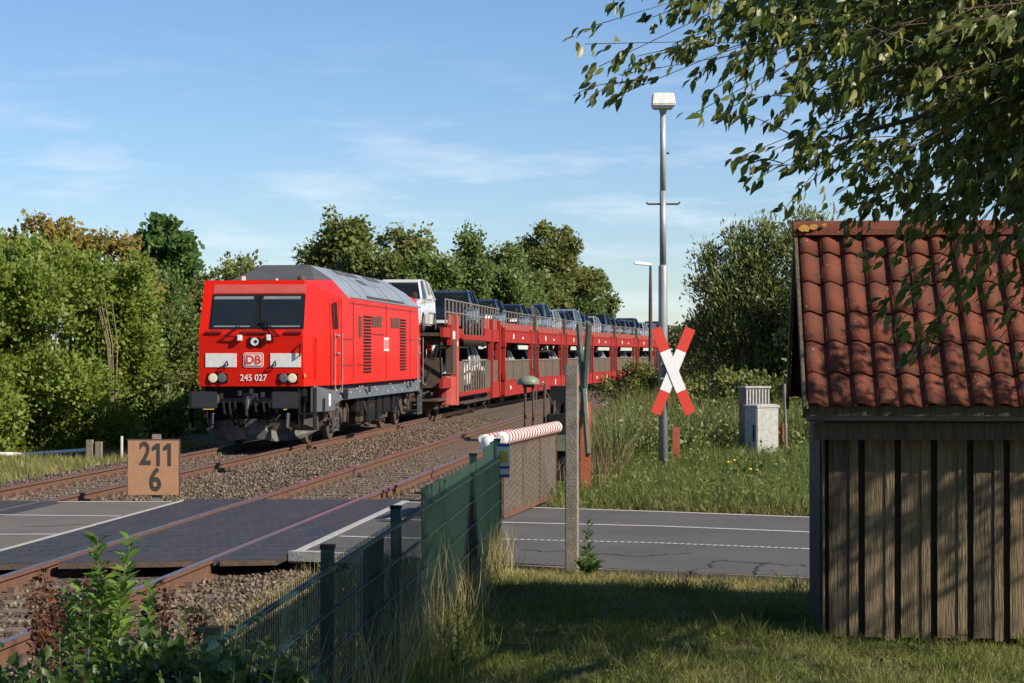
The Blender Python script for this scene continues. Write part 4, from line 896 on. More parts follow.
mb = MB(); zh = zt(109); mb.add([(-.15,-.15,zh),(.15,-.15,zh),(.15,.15,zh),(-.15,.15,zh),(-.19,-.2,zh+.06),(.2,-.2,zh+.06),(.2,.2,zh+.06),(-.19,.2,zh+.06),(-.17,-.17,zh+.25),(.17,-.17,zh+.25),(.17,.17,zh+.25),(-.17,.17,zh+.25)], [(3,2,1,0),(8,9,10,11)] + [(i+4*j, (i+1)%4+4*j, (i+1)%4+4*j+4, i+4*j+4) for j in (0,1) for i in range(4)])
hd = mb.build('lamp_head', M['white'], L1, bevel=.012); MB().tube([(0,0,zh-.08),(0,0,zh+.0)], [.05,.07], 12).build('socket', M['galv'], hd)
D2 = 92; b = at(650.5, D2, 0)
L2 = empty('street_lamp', (b.x, b.y, 0), YAW, label='small distant platform lamp with a flat white head on a thin rusty pole', cat='street lamp')
MB().tube([(0,0,0), (0,0,hz(300,D2)), (0,0,hz(264,D2))], [.1, .08, .05], 10).build('pole', M['iron'], L2)
mb = MB(); mb.add([(.05,-.1,hz(266,D2)),(.05,.1,hz(266,D2)),(-.7,.15,hz(264.5,D2)),(-.7,-.15,hz(264.5,D2)),(.05,-.08,hz(263,D2)),(.05,.08,hz(263,D2)),(-.7,.1,hz(261,D2)),(-.7,-.1,hz(261,D2))], [(3,2,1,0),(4,5,6,7),(0,1,5,4),(1,2,6,5),(2,3,7,6),(3,0,4,7)]); mb.build('lamp_head', M['white'], L2, bevel=.02)
def crossbuck(name, half, w, parent_fn, loc, rz, ang, label, front, back, back_t=.012):
    e = empty(name, loc, rz, label=label, cat='crossing sign')
    for k, s in enumerate((1, -1)):
        a = R(90 - ang * s); d = Vector((math.cos(a), 0, math.sin(a))); q = Vector((-d.z, 0, d.x)) * w / 2; yo = -.012 * k
        bk = MB(); t = .012
        def seg(mb, u0, u1, y0, y1, ww=1.0, sk=.0):
            P = [d*u0 - q*ww, d*u0 + q*ww, d*u1 + q*ww, d*u1 - q*ww]; mb.add([(p.x, y0, p.z) for p in P] + [(p.x, y1, p.z) for p in P], [(0,1,2,3), (7,6,5,4)] + [(i, (i+1)%4, (i+1)%4+4, i+4) for i in range(4)])
        seg(bk, -half, half, yo, yo + back_t); arm = bk.build('arm', back, e)
        for sg_ in (-1, 1): m1 = MB(); seg(m1, *sorted((sg_*half*.995, sg_*half*.47)), yo - .004, yo - .001, .99); m1.build('red_end', M['signred'], arm)
        m2 = MB(); seg(m2, -half*.47, half*.47, yo - .004, yo - .001, .99); m2.build('white_field', M['signwhite'], arm)
    return e
dC = D0 - .16; c1 = at(673, dC, hz(371, dC))
cb = crossbuck('crossbuck', .755, .175, None, c1, YAW + R(3), 22.3, 'red and white crossbuck facing the camera beside the tall lamp pole', 1, M['signback'])
mb = MB(); mb.bar((-.2, .02, .12), (.08, .02, .12), .03); mb.bar((-.2, .02, -.12), (.08, .02, -.12), .03); mb.bar((.0, .03, -.3), (.0, .03, .3), .05, .02); mb.build('bracket', M['galv'], cb)
b = gr(676, 471.5); 
o = MB().box(-.065, .065, -.03, .03, -.3, hz(427, 36.5) ).build('rusty_post', M['rustred']); o.location = b; o.rotation_euler.z = YAW; tag(o, 'short rusty steel post right beside the tall lamp pole', 'post')
# second crossbuck, seen almost edge-on from its back
b = gr(585.5, 497); Dk = 2.05 * FPX / 144
o = MB().prism([(-.075,-.05),(.075,-.05),(.075,-.035),(.01,-.035),(.01,.035),(.075,.035),(.075,.05),(-.075,.05),(-.075,.035),(-.01,.035),(-.01,-.035),(-.075,-.035)], 'z', -.2, hz(402, Dk)).build('rusty_post', M['rustred']); o.location = b + RT * .0; o.rotation_euler.z = YAW; tag(o, 'tall rusty steel post carrying the crossbuck seen edge-on', 'post')
cx = at(582, Dk, hz(388.5, Dk))
cb = crossbuck('crossbuck', .99, .17, None, cx + RT*.04, 0, 20, 'green grey backed crossbuck seen edge-on in front of the train', 1, M['signback'], .045)
cb.rotation_euler.z = R(105)
mb = MB(); mb.bar((-.12, .06, .3), (.12, .06, .3), .06); mb.bar((-.12, .06, -.35), (.12, .06, -.35), .06); mb.bar((0,.04,-.5), (0,.04,.5), .05, .03); mb.build('bracket', M['signback'], cb)
# concrete fence post
b = gr(572, 568); Dp = 2.05*FPX/215
o = MB().prism([(-.052,-.05),(.052,-.05),(.06,-.04),(.06,.05),(-.06,.05),(-.06,-.04)], 'z', -.3, hz(365, Dp)).build('concrete_post', M['concrete']); o.location = b; o.rotation_euler.z = YAW - R(8); tag(o, 'weathered square concrete post standing at the lawn edge by the road', 'post')
# cabinets
b = gr(762, 466); Dc = 2.05*FPX/113
cab1 = empty('relay_cabinet', b, YAW + R(33), label='pale grey concrete cabinet with a chamfered lid, in front of the ribbed one', cat='cabinet')
zt_ = hz(404, Dc)
MB().box(-.26, .24, -.18, .18, -.2, zt_ - .06).build('body', M['concrete2'], cab1, bevel=.012)
MB().add([(-.275,-.195,zt_-.06),(.255,-.195,zt_-.06),(.255,.195,zt_-.06),(-.275,.195,zt_-.06),(-.275,-.195,zt_-.02),(.255,-.195,zt_-.02),(.255,.195,zt_-.02),(-.275,.195,zt_-.02),(-.22,-.14,zt_),(.2,-.14,zt_),(.2,.14,zt_),(-.22,.14,zt_)], [(3,2,1,0),(8,9,10,11)] + [(i+4*j,(i+1)%4+4*j,(i+1)%4+4*j+4,i+4*j+4) for j in (0,1) for i in range(4)]).build('lid', M['concrete2'], cab1)
MB().box(-.268, -.258, -.1, -.06, .45, .75).build('handle', M['black'], cab1)
b = at(754, Dc + .55, 0); zq = hz(388, Dc + .55)
cab2 = empty('relay_cabinet', b, YAW + R(20), label='ribbed grey concrete cabinet, the taller one behind', cat='cabinet')
MB().box(-.24, .24, -.15, .15, -.2, zq).build('body', M['concrete'], cab2, bevel=.01)
mb = MB()
for k in range(8): mb.box(-.24 + k*.0625, -.21 + k*.0625, -.175, -.15, 0, zq - .02)
mb.build('ribs', M['concrete2'], cab2)
MB().box(-.26, .26, -.18, .17, zq, zq + .035).build('lid', M['concrete2'], cab2)
for px, top, base, w, m, lb in ((787, 384, 456, .028, M['concrete'], 'thin grey stake right of the concrete cabinets'), (782.5, 424, 455, .05, M['rustred'], 'short rusty stump beside the thin grey stake')):
    b = gr(px, base + 8); D = 2.05*FPX/(base + 8 - 353); o = MB().tube([(0,0,-.2),(-.05 if w < .04 else 0,0,hz(top, D))], w, 8).build('stake', m); o.location = b; tag(o, lb, 'stake')
# kilometre board
b = gr(153.5, 495.5); Dm = 2.05*FPX/142.5; km = empty('kilometre_board', b, YAW - R(1), label='square brown board reading 211 over 6 between the two tracks', cat='distance sign')
zk = hz(440.5, Dm); w = 51/FPX*Dm/2
pl = MB().box(-w, w, -.03, .03, .005, zk).build('board', M['kmboard'], km, bevel=.006)
mb = MB(); mb.box(-w - .012, w + .012, -.02, .04, zk, zk + .02); mb.box(w, w + .015, -.02, .04, 0, zk); mb.build('frame', M['iron'], km)
text_mesh('number', '2', .46, M['kmtext'], pl, (-.115, -.0315, zk * .745), (R(90), 0, 0), .74, .012, .001)
for x in (.075, .235):
    z0_, z1_ = zk*.745 - .162, zk*.745 + .162; mb = MB(); mb.box(x - .025, x + .025, -.0335, -.0305, z0_, z1_); mb.add([(x - .028, -.0338, z1_), (x - .028, -.0338, z1_ - .085), (x - .09, -.0338, z1_ - .11), (x - .09, -.0338, z1_ - .055)], [(0,1,2,3)]); mb.build('number', M['kmtext'], pl)
text_mesh('number', '6', .46, M['kmtext'], pl, (.03, -.0315, zk * .27), (R(90), 0, 0), .8, .012, .001)
MB().box(-.02, .1, .0, .06, -.2, zk + .09).build('stub_post', M['concrete'], km)
# white pole lying in the verge, pegs
a, b = at(-40, 48.5, -.16), at(86, 49, -.1); a.z -= .1; b.z -= .1; o = MB().tube([a, (a+b)/2 + Vector((0, 0, -.07)), b], [.06, .055, .04], 10).build('fallen_pole', M['white']); tag(o, 'long pale pole lying in the grass at the foot of the hedge', 'pole')
for i, px in enumerate((90, 99)):
    p = at(px, 46.5, -.36); o = MB().box(-.07, .07, -.05, .05, -.1, .5 - .04*i).build('peg', M['palebark']); o.location = p; tag(o, 'short brown wooden peg in the verge, the %s of the pair' % ('left one' if i == 0 else 'right one'), 'peg')
o = MB().box(-.02,.02,-.02,.02,-.1,.6).build('marker_stake', M['white']); o.location = at(122, 46, -.36); tag(o, 'thin white marker stake just left of the kilometre board', 'stake')
# ------------------------------------------------------------------ barrier with its hanging curtain
def bp(px, py, h=1.0): D = (HC - h) * FPX / (py - 353); return at(px, D, h)
A0, A1 = bp(489, 441.5), bp(557, 427); dA = (A1 - A0); LA = dA.length
BR = empty('level_crossing_barrier', (0, 0, 0), label='closed white barrier boom with red winding stripes and a hanging rod curtain', cat='barrier')
dd = dA.normalized(); 
def boom_mat():
    m, nt, b = nodes('boom_stripes'); N, L = nt.nodes, nt.links
    t = N.new('ShaderNodeTexCoord'); w_ = N.new('ShaderNodeTexWave'); w_.inputs['Scale'].default_value = 1.05; w_.wave_profile = 'SIN'
    mp = N.new('ShaderNodeMapping'); mp.inputs['Rotation'].default_value = (0, 0, 0)
    L.new(t.outputs['Object'], mp.inputs[0]); L.new(mp.outputs[0], w_.inputs['Vector']); w_.bands_direction = 'Z'
    r = N.new('ShaderNodeValToRGB'); r.color_ramp.interpolation = 'CONSTANT'; r.color_ramp.elements[0].color = (.68,.66,.62,1); r.color_ramp.elements[1].position = .55; r.color_ramp.elements[1].color = (.36,.05,.05,1)
    L.new(w_.outputs[0], r.inputs[0]); L.new(r.outputs[0], b.inputs['Base Color']); b.inputs['Roughness'].default_value = .45; return m
sA = A0 + dd * .75
mb = MB(); mb.tube([sA, sA + dd*.06, A1 - dd*.06, A1], [.05, .086, .086, .06], 18); boom = mb.build('boom', M['white'], BR, smooth=False)
# winding stripes as thin red bands laid round the boom
mb = MB(); ns = 20; ln = (A1 - sA).length - .2; u1 = dd.cross(Vector((0,0,1))).normalized(); u2 = u1.cross(dd)
for k in range(ns):
    s0 = .1 + ln * k / ns; pts = []; wd = ln/ns*.42
    for j in range(19):
        a = 2*math.pi*j/18; off_ = .05 * math.sin(a)
        for e in (0, 1): pts.append(sA + dd*(s0 + off_ + e*wd) + (u1*math.cos(a) + u2*math.sin(a))*.0885)
    mb.add(pts, [(2*j, 2*j+1, 2*j+3, 2*j+2) for j in range(18)])
mb.build('red_stripes', mat('stripe_red', (.42, .045, .045), .5, (.36, .05, .05), 9), boom)
mb = MB(); q = A0 + Vector((-.12, .3, .02)); mb.tube([q, q + dd*1.9], [.045, .05], 12); mb.build('boom_tip', M['white'], boom)
mb = MB(); 
for k in range(7): c = q + dd*(.3 + k*.24); mb.tube([c, c + dd*.1], .052, 12)
mb.build('tip_stripes', mat('stripe_red_b', (.42, .045, .045), .5), boom)
mb = MB(); mb.lathe([(.02,-.1),(.075,-.08),(.1,0),(.085,.07),(.03,.1)], (0,0,0), 16); mb.v = [(x + A0.x, y + A0.y, z + A0.z - .03) for x, y, z in mb.v]; mb.build('end_lamp', M['white'], boom, smooth=True)
K0, K1 = A0 + dd*.9, A1 - dd*.1; mb = MB(); n = 62
for k in range(n + 1):
    p = K0.lerp(K1, k/n); mb.bar((p.x, p.y, .93), (p.x, p.y, .06), .014)
cu = mb.build('curtain_rods', M['rail_steel'], BR)
mb = MB(); mb.bar((K0.x, K0.y, .05), (K1.x, K1.y, .05), .03, .07); mb.bar((K0.x, K0.y, .92), (K1.x, K1.y, .92), .03, .05)
for t in (.0, .33, .66, 1): p = K0.lerp(K1, t); mb.bar((p.x, p.y, .92), (p.x, p.y, .05), .03)
mb.build('curtain_frame', M['rust'], cu)
# fine wire mesh: crossing diagonal wires
mb = MB(); Lk = (K1 - K0).length
for k in range(-10, 74):
    for s in (1, -1):
        x0, x1 = (k*.075, k*.075 + .8) if s > 0 else (k*.075 + .8, k*.075); z0_, z1_ = .08, .88
        if x0 > x1: x0, x1, z0_, z1_ = x1, x0, z1_, z0_
        if x1 < 0 or x0 > Lk*.68: continue
        if x0 < 0: z0_ += (z1_-z0_)*(-x0)/(x1-x0); x0 = 0
        a, b = K0 + dd*x0, K0 + dd*x1; mb.bar((a.x, a.y, z0_), (b.x, b.y, z1_), .01)
mb.build('curtain_mesh', M['wagon_brown'], cu)
# barrier drive, counterweight, bell
b = at(557, 31.2, 0); DR = empty('barrier_drive', b, YAW, label='dark barrier drive housing with counterweight arms at the far end of the boom', cat='barrier machine')
MB().box(-.15, .25, -.2, .3, -.1, 1.15).build('housing', M['black'], DR, bevel=.02)
MB().box(-.25, .2, -.32, -.22, .62, .85).build('olive_plate', M['olive'], DR)
mb = MB(); mb.bar((.0, -.05, .95), (.05, .9, 1.35), .06, .1); mb.bar((.12, -.05, .95), (.17, .9, 1.35), .06, .1); mb.box(-.08, .25, .7, 1.1, 1.1, 1.55); mb.build('counterweight', M['black'], DR)
mb = MB()
for x, t_ in ((-.2, 1.6), (-.06, 1.35)): mb.tube([(x, 0, 0), (x + .02, 0, t_)], .02, 6)
mb.tube([(-.2, 0, 1.55), (.05, .2, 1.1)], .012, 5); mb.tube([(-.35, -.4, .9), (-.3, 0, 1.5), (-.15, .1, 1.65)], .01, 5); mb.build('rods', M['iron'], DR)
b = at(528.5, 31.5, 0); BL = empty('crossing_bell', b, YAW, label='green domed crossing bell on a thin forked stand behind the barrier boom', cat='bell')
zb = hz(384, 31.5)
MB().lathe([(.165,-.01),(.17,.0),(.16,.05),(.13,.09),(.08,.115),(.03,.125),(.0,.128)], (0,0,zb), 24).build('dome', mat('dome_green', (.19, .22, .15), .5, (.13, .15, .1), 8), BL, smooth=True)
mb = MB(); mb.tube([(-.05, 0, 0), (-.05, 0, zb)], .022, 8); mb.tube([(.07, 0, 0), (.07, 0, zb)], .018, 8); mb.tube([(0,0,zb-.05),(0,0,zb+.02)], .09, 10); mb.box(-.12,.12,-.06,.06,.55,.75); mb.tube([(-.05, 0, .5), (-.25, .1, .25), (-.28, .1, 0)], .02, 6); mb.build('stand', M['iron'], BL)
# ------------------------------------------------------------------ green fence
FO = -1.585; FH = math.atan((663 - 512) / FPX)
def fp(s, z=0.0, o=0.0):                     # s metres along the fence line as seen from the camera, o to its right
    p = RT * (FO + s * math.tan(FH) + o) + AX * s; return Vector((p.x, p.y, z))
FN = empty('mesh_fence', (0, 0, 0), label='green double-rod mesh fence with posts running towards the barrier', cat='fence')
ZF = 1.04; SP = 2.62; s_posts = [20.75 - SP * k for k in range(7)]
fr = (fp(20) - fp(10)).normalized(); fa_ = math.atan2(fr.y, fr.x) - math.pi/2
for k, s in enumerate(s_posts):
    p = fp(s); tall = {0: 1.19, 1: 1.17}.get(k, 1.1 if k < 5 else 1.04)
    pm = MB(); pm.box(-.03, .03, -.03, .03, -.3, tall); o = pm.build('post', M['fence'], FN); o.location = p + RT * -.045; o.rotation_euler.z = fa_
    c = MB().box(-.034, .034, -.034, .034, tall, tall + .02).build('cap', M['black'], o)
for k in range(6):
    s0, s1 = s_posts[k+1] + .03, s_posts[k] - .03; mb = MB(); n = 50
    for z in [ZF - .02 - .2*j for j in range(6)]:
        for o_ in (-.009, .009): mb.bar(fp(s0, z, o_), fp(s1, z, o_), .008 if z < .99 else .012)
    for j in range(n + 1): s = s0 + (s1 - s0)*j/n; mb.bar(fp(s, -.02), fp(s, ZF + .02), .0034)
    mb.build('mesh_panel', M['fence'], FN)
def strip_(s0, s1, ztop, o_=-.02, seg=1, z0=-.05):
    mb = MB(); mb.add([fp(s0, z0, o_), fp(s1, z0, o_), fp(s1, ztop[1], o_), fp(s0, ztop[0], o_), fp(s0, z0, o_-.006), fp(s1, z0, o_-.006), fp(s1, ztop[1], o_-.006), fp(s0, ztop[0], o_-.006)], [(0,1,2,3),(7,6,5,4),(0,4,5,1),(1,5,6,2),(2,6,7,3),(3,7,4,0)])
    mb.build('privacy_screen', M['screen'], FN)
strip_(14.05, 18.9, (1.15, 1.11)); strip_(18.93, 20.0, (1.2, 1.2)); strip_(11.35, 12.15, (1.0, 1.02)); strip_(20.1, 20.7, (1.2, 1.2), -.06)
sg = MB(); sq = fp(20.55, 0, .03); sg.box(-.065, .065, -.006, .006, .84, 1.17); sgo = sg.build('notice_plate', M['white'], FN); sgo.location = sq + AX*0; sgo.rotation_euler.z = YAW
for z0_, z1_, m, x in ((1.14, 1.168, 'bluesign', .06), (.985, 1.095, 'yellow', .045), (.84, .87, 'bluesign', .06), (.925, .95, 'bluesign', .062)): MB().box(-x, x, -.009, -.004, z0_, z1_).build('colour_field', M[m], sgo)
# ------------------------------------------------------------------ bicycle leaning behind the low fence
def bicycle():
    e = empty('bicycle', fp(6.9, -.12, -.28), fa_ + R(4), label='black bicycle leaning by the fence among the shrubs', cat='bicycle')
    mb = MB(); mb.tube([(0,.05,.33),(0,.18,.78),(0,.22,.9)], .016, 8); fk = mb.build('fork', M['black'], e)
    mb = MB(); mb.tube([(0,.2,.8),(0,.72,.36),(0,.85,.8)], .018, 8); mb.tube([(0,.19,.84),(0,.84,.74)], .016, 8); mb.tube([(0,.72,.36),(0,1.1,.33),(0,.85,.76)], .012, 8); mb.build('frame', M['black'], e)
    for y in (.0, 1.1):
        mb = MB(); mb.tube([(0, y + .32*math.cos(a), .33 + .32*math.sin(a)) for a in np.linspace(0, 2*math.pi, 33)], .02, 8, cap=False); w = mb.build('tyre', M['tyre'], e)
        mb = MB(); 
        for k in range(18): a = 2*math.pi*k/18; mb.bar((.02 if k % 2 else -.02, y, .33), (0, y + .31*math.cos(a), .33 + .31*math.sin(a)), .003)
        mb.tube([(-.03, y, .33), (.03, y, .33)], .02, 10); mb.build('spokes', M['galv2'], w)
    mb = MB(); mb.tube([(-.3,.42,.98),(-.28,.3,1.0),(-.12,.2,1.0),(.12,.2,1.0),(.28,.3,1.0),(.3,.42,.98)], .012, 8); mb.tube([(0,.22,.88),(0,.19,1.0)], .018, 8); hb = mb.build('handlebar', M['galv2'], e)
    for s in (-1, 1): MB().tube([(s*.3,.42,.98),(s*.285,.32,1.0)], .019, 10).build('grip', M['black'], hb); MB().tube([(s*.25,.25,.99),(s*.28,.2,.95),(s*.29,.34,.95)], .006, 6).build('brake_lever', M['galv2'], hb)
    MB().add([(-.07,.95,.86),(.07,.95,.86),(.03,.7,.88),(-.03,.7,.88),(-.06,.95,.91),(.06,.95,.91),(.02,.69,.91),(-.02,.69,.91)], [(3,2,1,0),(4,5,6,7),(0,1,5,4),(1,2,6,5),(2,3,7,6),(3,0,4,7)]).build('saddle', M['black'], e)
    return e
bicycle()
# ------------------------------------------------------------------ yellow house behind the hedge
b = at(150, 125, -.3); HS = empty('house', b, YAW + R(8), label='yellow house glimpsed through the leaves above the hedge', cat='house')
M['yellow_wall'] = mat('yellow_wall', (.62, .42, .1), .9, (.52, .36, .1), 2); M['roof_tile'] = mat('house_roof', (.2, .07, .05), .85)
MB().box(-1.2, 2.6, 0, 7, 0, 5.0).build('wall', M['yellow_wall'], HS); MB().prism([(-.4, 5.0), (3.5, 7.0), (7.4, 5.0)], 'x', -1.5, 2.9).build('roof', M['roof_tile'], HS)
for x in (-.2, 1.6):
    w = MB().box(x - .6, x + .6, -.05, .02, 3.1, 4.4).build('window', M['white'], HS); MB().box(x - .5, x + .5, -.07, -.05, 3.2, 4.3).build('pane', M['glass_dark'], w)
MB().box(.3, 1.1, -.05, .02, 0, 2.1).build('door', M['white'], HS)
# ------------------------------------------------------------------ vegetation
def crown_points(rg, blobs, n, shell=.55):
    """blobs: (x, y, z, rx, ry, rz); points lean to each blob's outside and bunch into twigs"""
    w = np.array([b[3]*b[4] + b[3]*b[5] + b[4]*b[5] for b in blobs]); w = w / w.sum(); P = []; Nn = []
    nt = max(6, n // 26)
    bi = rg.choice(len(blobs), nt, p=w); B = np.array(blobs)[bi]
    d = rdir(rg, nt); r = rg.random(nt) ** shell * rg.uniform(.75, 1.14, nt)
    C = B[:, :3] + d * B[:, 3:6] * r[:, None]; k = n // nt
    sp = rg.uniform(.5, 1.2, nt)
    C = np.repeat(C, k, 0); D = np.repeat(d, k, 0); spr = np.repeat(sp, k)
    return C, D, spr
def bush(name, loc, blobs, n, leaf, matl, label, cat, group=None, seed=1, trunk=(.1, .06), clump=.28, stems=5, up=.25, asp=.6, parts=('foliage', 'stem'), barkm=None, tmpl=None):
    rg = np.random.default_rng(seed); C, D, sp = crown_points(rg, blobs, n)
    ax = rdir(rg, len(C)); P = C + ax * (rg.random(len(C)) ** .6 * clump * sp)[:, None]
    yd = D * .7 + rdir(rg, len(C)) * .8 + np.array([0, 0, up]); zd = rdir(rg, len(C)) + np.array([.75, -.45, .7])
    e = empty(name, loc, 0, label=label, cat=cat, group=group)
    TV, TF = tmpl or (DIA_V, DIA_F); s = rg.uniform(.65, 1.25, len(C)) * leaf
    cl = np.repeat(rg.random(len(C) // max(1, len(C)//max(6, n//26)) and max(6, n//26)), len(C)//max(6, n//26))
    rnd = np.clip(rg.normal(.5, .2, len(C)) * .6 + cl[:len(C)] * .4, 0, 1)
    scatter(parts[0], TV, TF, P, yd, zd, s*asp, s, s, rnd, matl, e)
    rr = random.Random(seed); mb = MB(); zmin = min(b[2] - b[5] for b in blobs)
    for i in range(stems):
        b = blobs[rr.randrange(len(blobs))]; a = Vector((rr.uniform(-.15, .15) * stems**.5, rr.uniform(-.15, .15) * stems**.5, -.1)); c = Vector(b[:3]) + Vector((rr.uniform(-.3,.3)*b[3], rr.uniform(-.3,.3)*b[4], rr.uniform(0, .5)*b[5]))
        if i == 0: a = Vector((0, 0, -.1))
        m = a.lerp(c, .5) + Vector((rr.uniform(-.2,.2), rr.uniform(-.2,.2), .2)); mb.tube([a, a.lerp(m, .5) + Vector((0,0,.1)), m, c], [trunk[0], trunk[0]*.85, trunk[1], trunk[1]*.4], 7)
        for q in range(5):
            t = rr.uniform(.3, .95); p = m.lerp(c, t); d = Vector(b[:3]) + Vector((rr.uniform(-1,1)*b[3], rr.uniform(-1,1)*b[4], rr.uniform(-.3,1)*b[5]))*.95; mb.tube([p, p.lerp(d, .5) + Vector((0,0,.06)), d], [trunk[1]*.45, trunk[1]*.3, trunk[1]*.12], 5)
    mb.build(parts[1], barkm or M['bark'], e, smooth=True); return e
G = lambda *c: leafmat(*c)
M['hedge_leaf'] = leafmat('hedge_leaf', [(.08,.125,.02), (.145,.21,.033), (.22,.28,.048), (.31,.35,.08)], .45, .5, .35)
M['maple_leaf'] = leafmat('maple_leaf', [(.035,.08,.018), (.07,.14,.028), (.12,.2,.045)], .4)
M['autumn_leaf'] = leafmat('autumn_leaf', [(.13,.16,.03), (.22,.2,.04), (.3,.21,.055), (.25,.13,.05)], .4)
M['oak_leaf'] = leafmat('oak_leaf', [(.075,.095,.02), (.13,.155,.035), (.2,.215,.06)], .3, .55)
M['poplar_leaf'] = leafmat('poplar_leaf', [(.075,.115,.028), (.12,.17,.04), (.17,.22,.06)], .35)
M['willow_leaf'] = leafmat('willow_leaf', [(.08,.11,.03), (.15,.185,.055), (.26,.29,.12)], .3, .45)
M['near_leaf'] = leafmat('near_leaf', [(.045,.08,.014), (.09,.135,.024), (.155,.195,.04), (.26,.26,.07)], .5, .38, .5)
M['weed_leaf'] = leafmat('weed_leaf', [(.035,.07,.015), (.06,.11,.02), (.1,.16,.03)], .4, .4, .5)
M['sapling_leaf'] = leafmat('sapling_leaf', [(.06,.13,.02), (.11,.21,.03), (.18,.3,.05)], .45, .4, .5)
M['dry_leaf'] = leafmat('dry_leaf', [(.05,.022,.012), (.11,.045,.025), (.16,.075,.04)], .15, .9, .1)
M['grass'] = leafmat('grass_blade', [(.07,.1,.016), (.12,.16,.028), (.18,.2,.05), (.3,.26,.1)], .35, .6, .3)
M['verge_green'] = leafmat('verge_blade', [(.05,.08,.014), (.09,.135,.026), (.14,.18,.04), (.22,.2,.08)], .35, .6, .3)
M['straw'] = leafmat('straw', [(.2,.16,.06), (.34,.28,.12), (.46,.4,.2)], .3, .8, .2)
M['reed'] = leafmat('reed_blade', [(.06,.09,.02), (.1,.14,.032), (.16,.18,.055), (.28,.24,.11)], .35, .55, .3)
M['rusty_stalk'] = leafmat('rusty_stalk', [(.1,.055,.035), (.17,.1,.06), (.2,.16,.08), (.1,.14,.04)], .2, .8, .2)
def B(x, y, z, r, ry=None, rz=None): return (x, y, z, r, ry or r, rz or r)
def hedge(px, D, H, w, n, seed, label, matl='hedge_leaf', leaf=.135):
    p = at(px, D, -.36); rr = random.Random(seed); bl = []
    for k in range(15):
        z = H * (.02 + .88 * k / 14); x = rr.uniform(-.42, .42) * w; bl.append(B(x, rr.uniform(-.5, .5), z, w*.34*rr.uniform(.7, 1.2), .9, H*.14))
    for k in range(6): bl.append(B(rr.uniform(-.5,.5)*w, rr.uniform(-.3,.3), H*rr.uniform(.82, 1.0), .45, .45, .5))
    return bush('hedge_shrub', p, bl, n, leaf, M[matl], label, 'shrub', 'shrubs of the hedge left of the train', seed, (.04, .02), .36, 2)
hedge(-30, 49.5, 4.9, 3.0, 34000, 11, 'broad light green hedge shrub at the left edge of the picture')
hedge(38, 51.5, 5.0, 2.9, 38000, 12, 'light green hedge shrub, second from the left edge')
hedge(92, 53.5, 4.7, 2.7, 36000, 13, 'light green hedge shrub straight above the fallen pale pole')
hedge(135, 59, 4.6, 2.8, 34000, 14, 'hedge shrub beside the shaded gap near the locomotive', 'poplar_leaf', .135)  # darker leaf mix stands in for shade near the locomotive
hedge(172, 64, 4.4, 3.0, 26000, 15, 'darker hedge shrub half in the shadow of the locomotive', 'oak_leaf', .13)  # locomotive's shadow put into the darker leaf colour
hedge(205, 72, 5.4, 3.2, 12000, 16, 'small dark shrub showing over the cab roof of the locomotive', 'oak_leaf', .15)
hedge(60, 60, 4.6, 4.5, 16000, 18, 'hedge shrub behind the left hedge, seen only through its gaps')
hedge(-120, 50, 5.2, 4.2, 14000, 17, 'hedge shrub mostly beyond the left edge of the picture')
# tree with large leaves over the hedge, and the yellowing one left of it
p = at(164, 62, -.36); zc = lambda py, D: hz(py, D) + .36
bush('leafy_tree', p, [B(0,0,zc(228,57),.75,.7,.45), B(-.5,.2,zc(243,57),.6,.6,.4), B(.45,.1,zc(245,57),.55,.6,.5), B(.2,0,zc(268,57),.55,.5,.5), B(-.2,0,zc(216,57),.3,.3,.2), B(.65,0,zc(232,57),.3,.3,.25), B(.1,0,zc(295,57),.5,.5,.5), B(.7,0,zc(262,57),.22,.2,.2)], 3400, .2, M['maple_leaf'], 'slender tree with large dark green leaves rising above the hedge', 'tree', None, 21, (.05, .03), .34, 1, 0, .75, ('crown', 'trunk'), M['palebark'])
p = at(70, 55, -.36)
bush('yellowing_tree', p, [B(-.9,0,zc(222,55),.45,.4,.25), B(-.3,0,zc(232,55),.6,.5,.3), B(-1.7,0,zc(245,55),.6,.5,.3), B(.6,0,zc(240,55),.6,.5,.35), B(1.3,.2,zc(250,55),.5,.5,.35), B(1.6,.1,zc(268,55),.55,.5,.4), B(-.1,0,zc(250,55),1.3,.8,.4), B(2.0,.2,zc(290,55),.4,.4,.4)], 4200, .15, M['autumn_leaf'], 'tree with yellowing and orange tinted leaves over the left hedge', 'tree', None, 22, (.08, .04), .32, 7, 0, .7, ('crown', 'trunk'))
mb = MB(); rr = random.Random(4)      # bare pale stems in the gap
for k in range(5): x = rr.uniform(-.4, .4); mb.tube([(x*.4, 0, 1.2), (x + .1, 0, 2.6), (x*1.5, 0, 3.7)], [.02, .015, .008], 5)
o = mb.build('bare_stems', M['palebark']); o.location = at(117, 52.5, -.36); tag(o, 'cluster of thin pale bare stems showing in the hedge', 'stems')
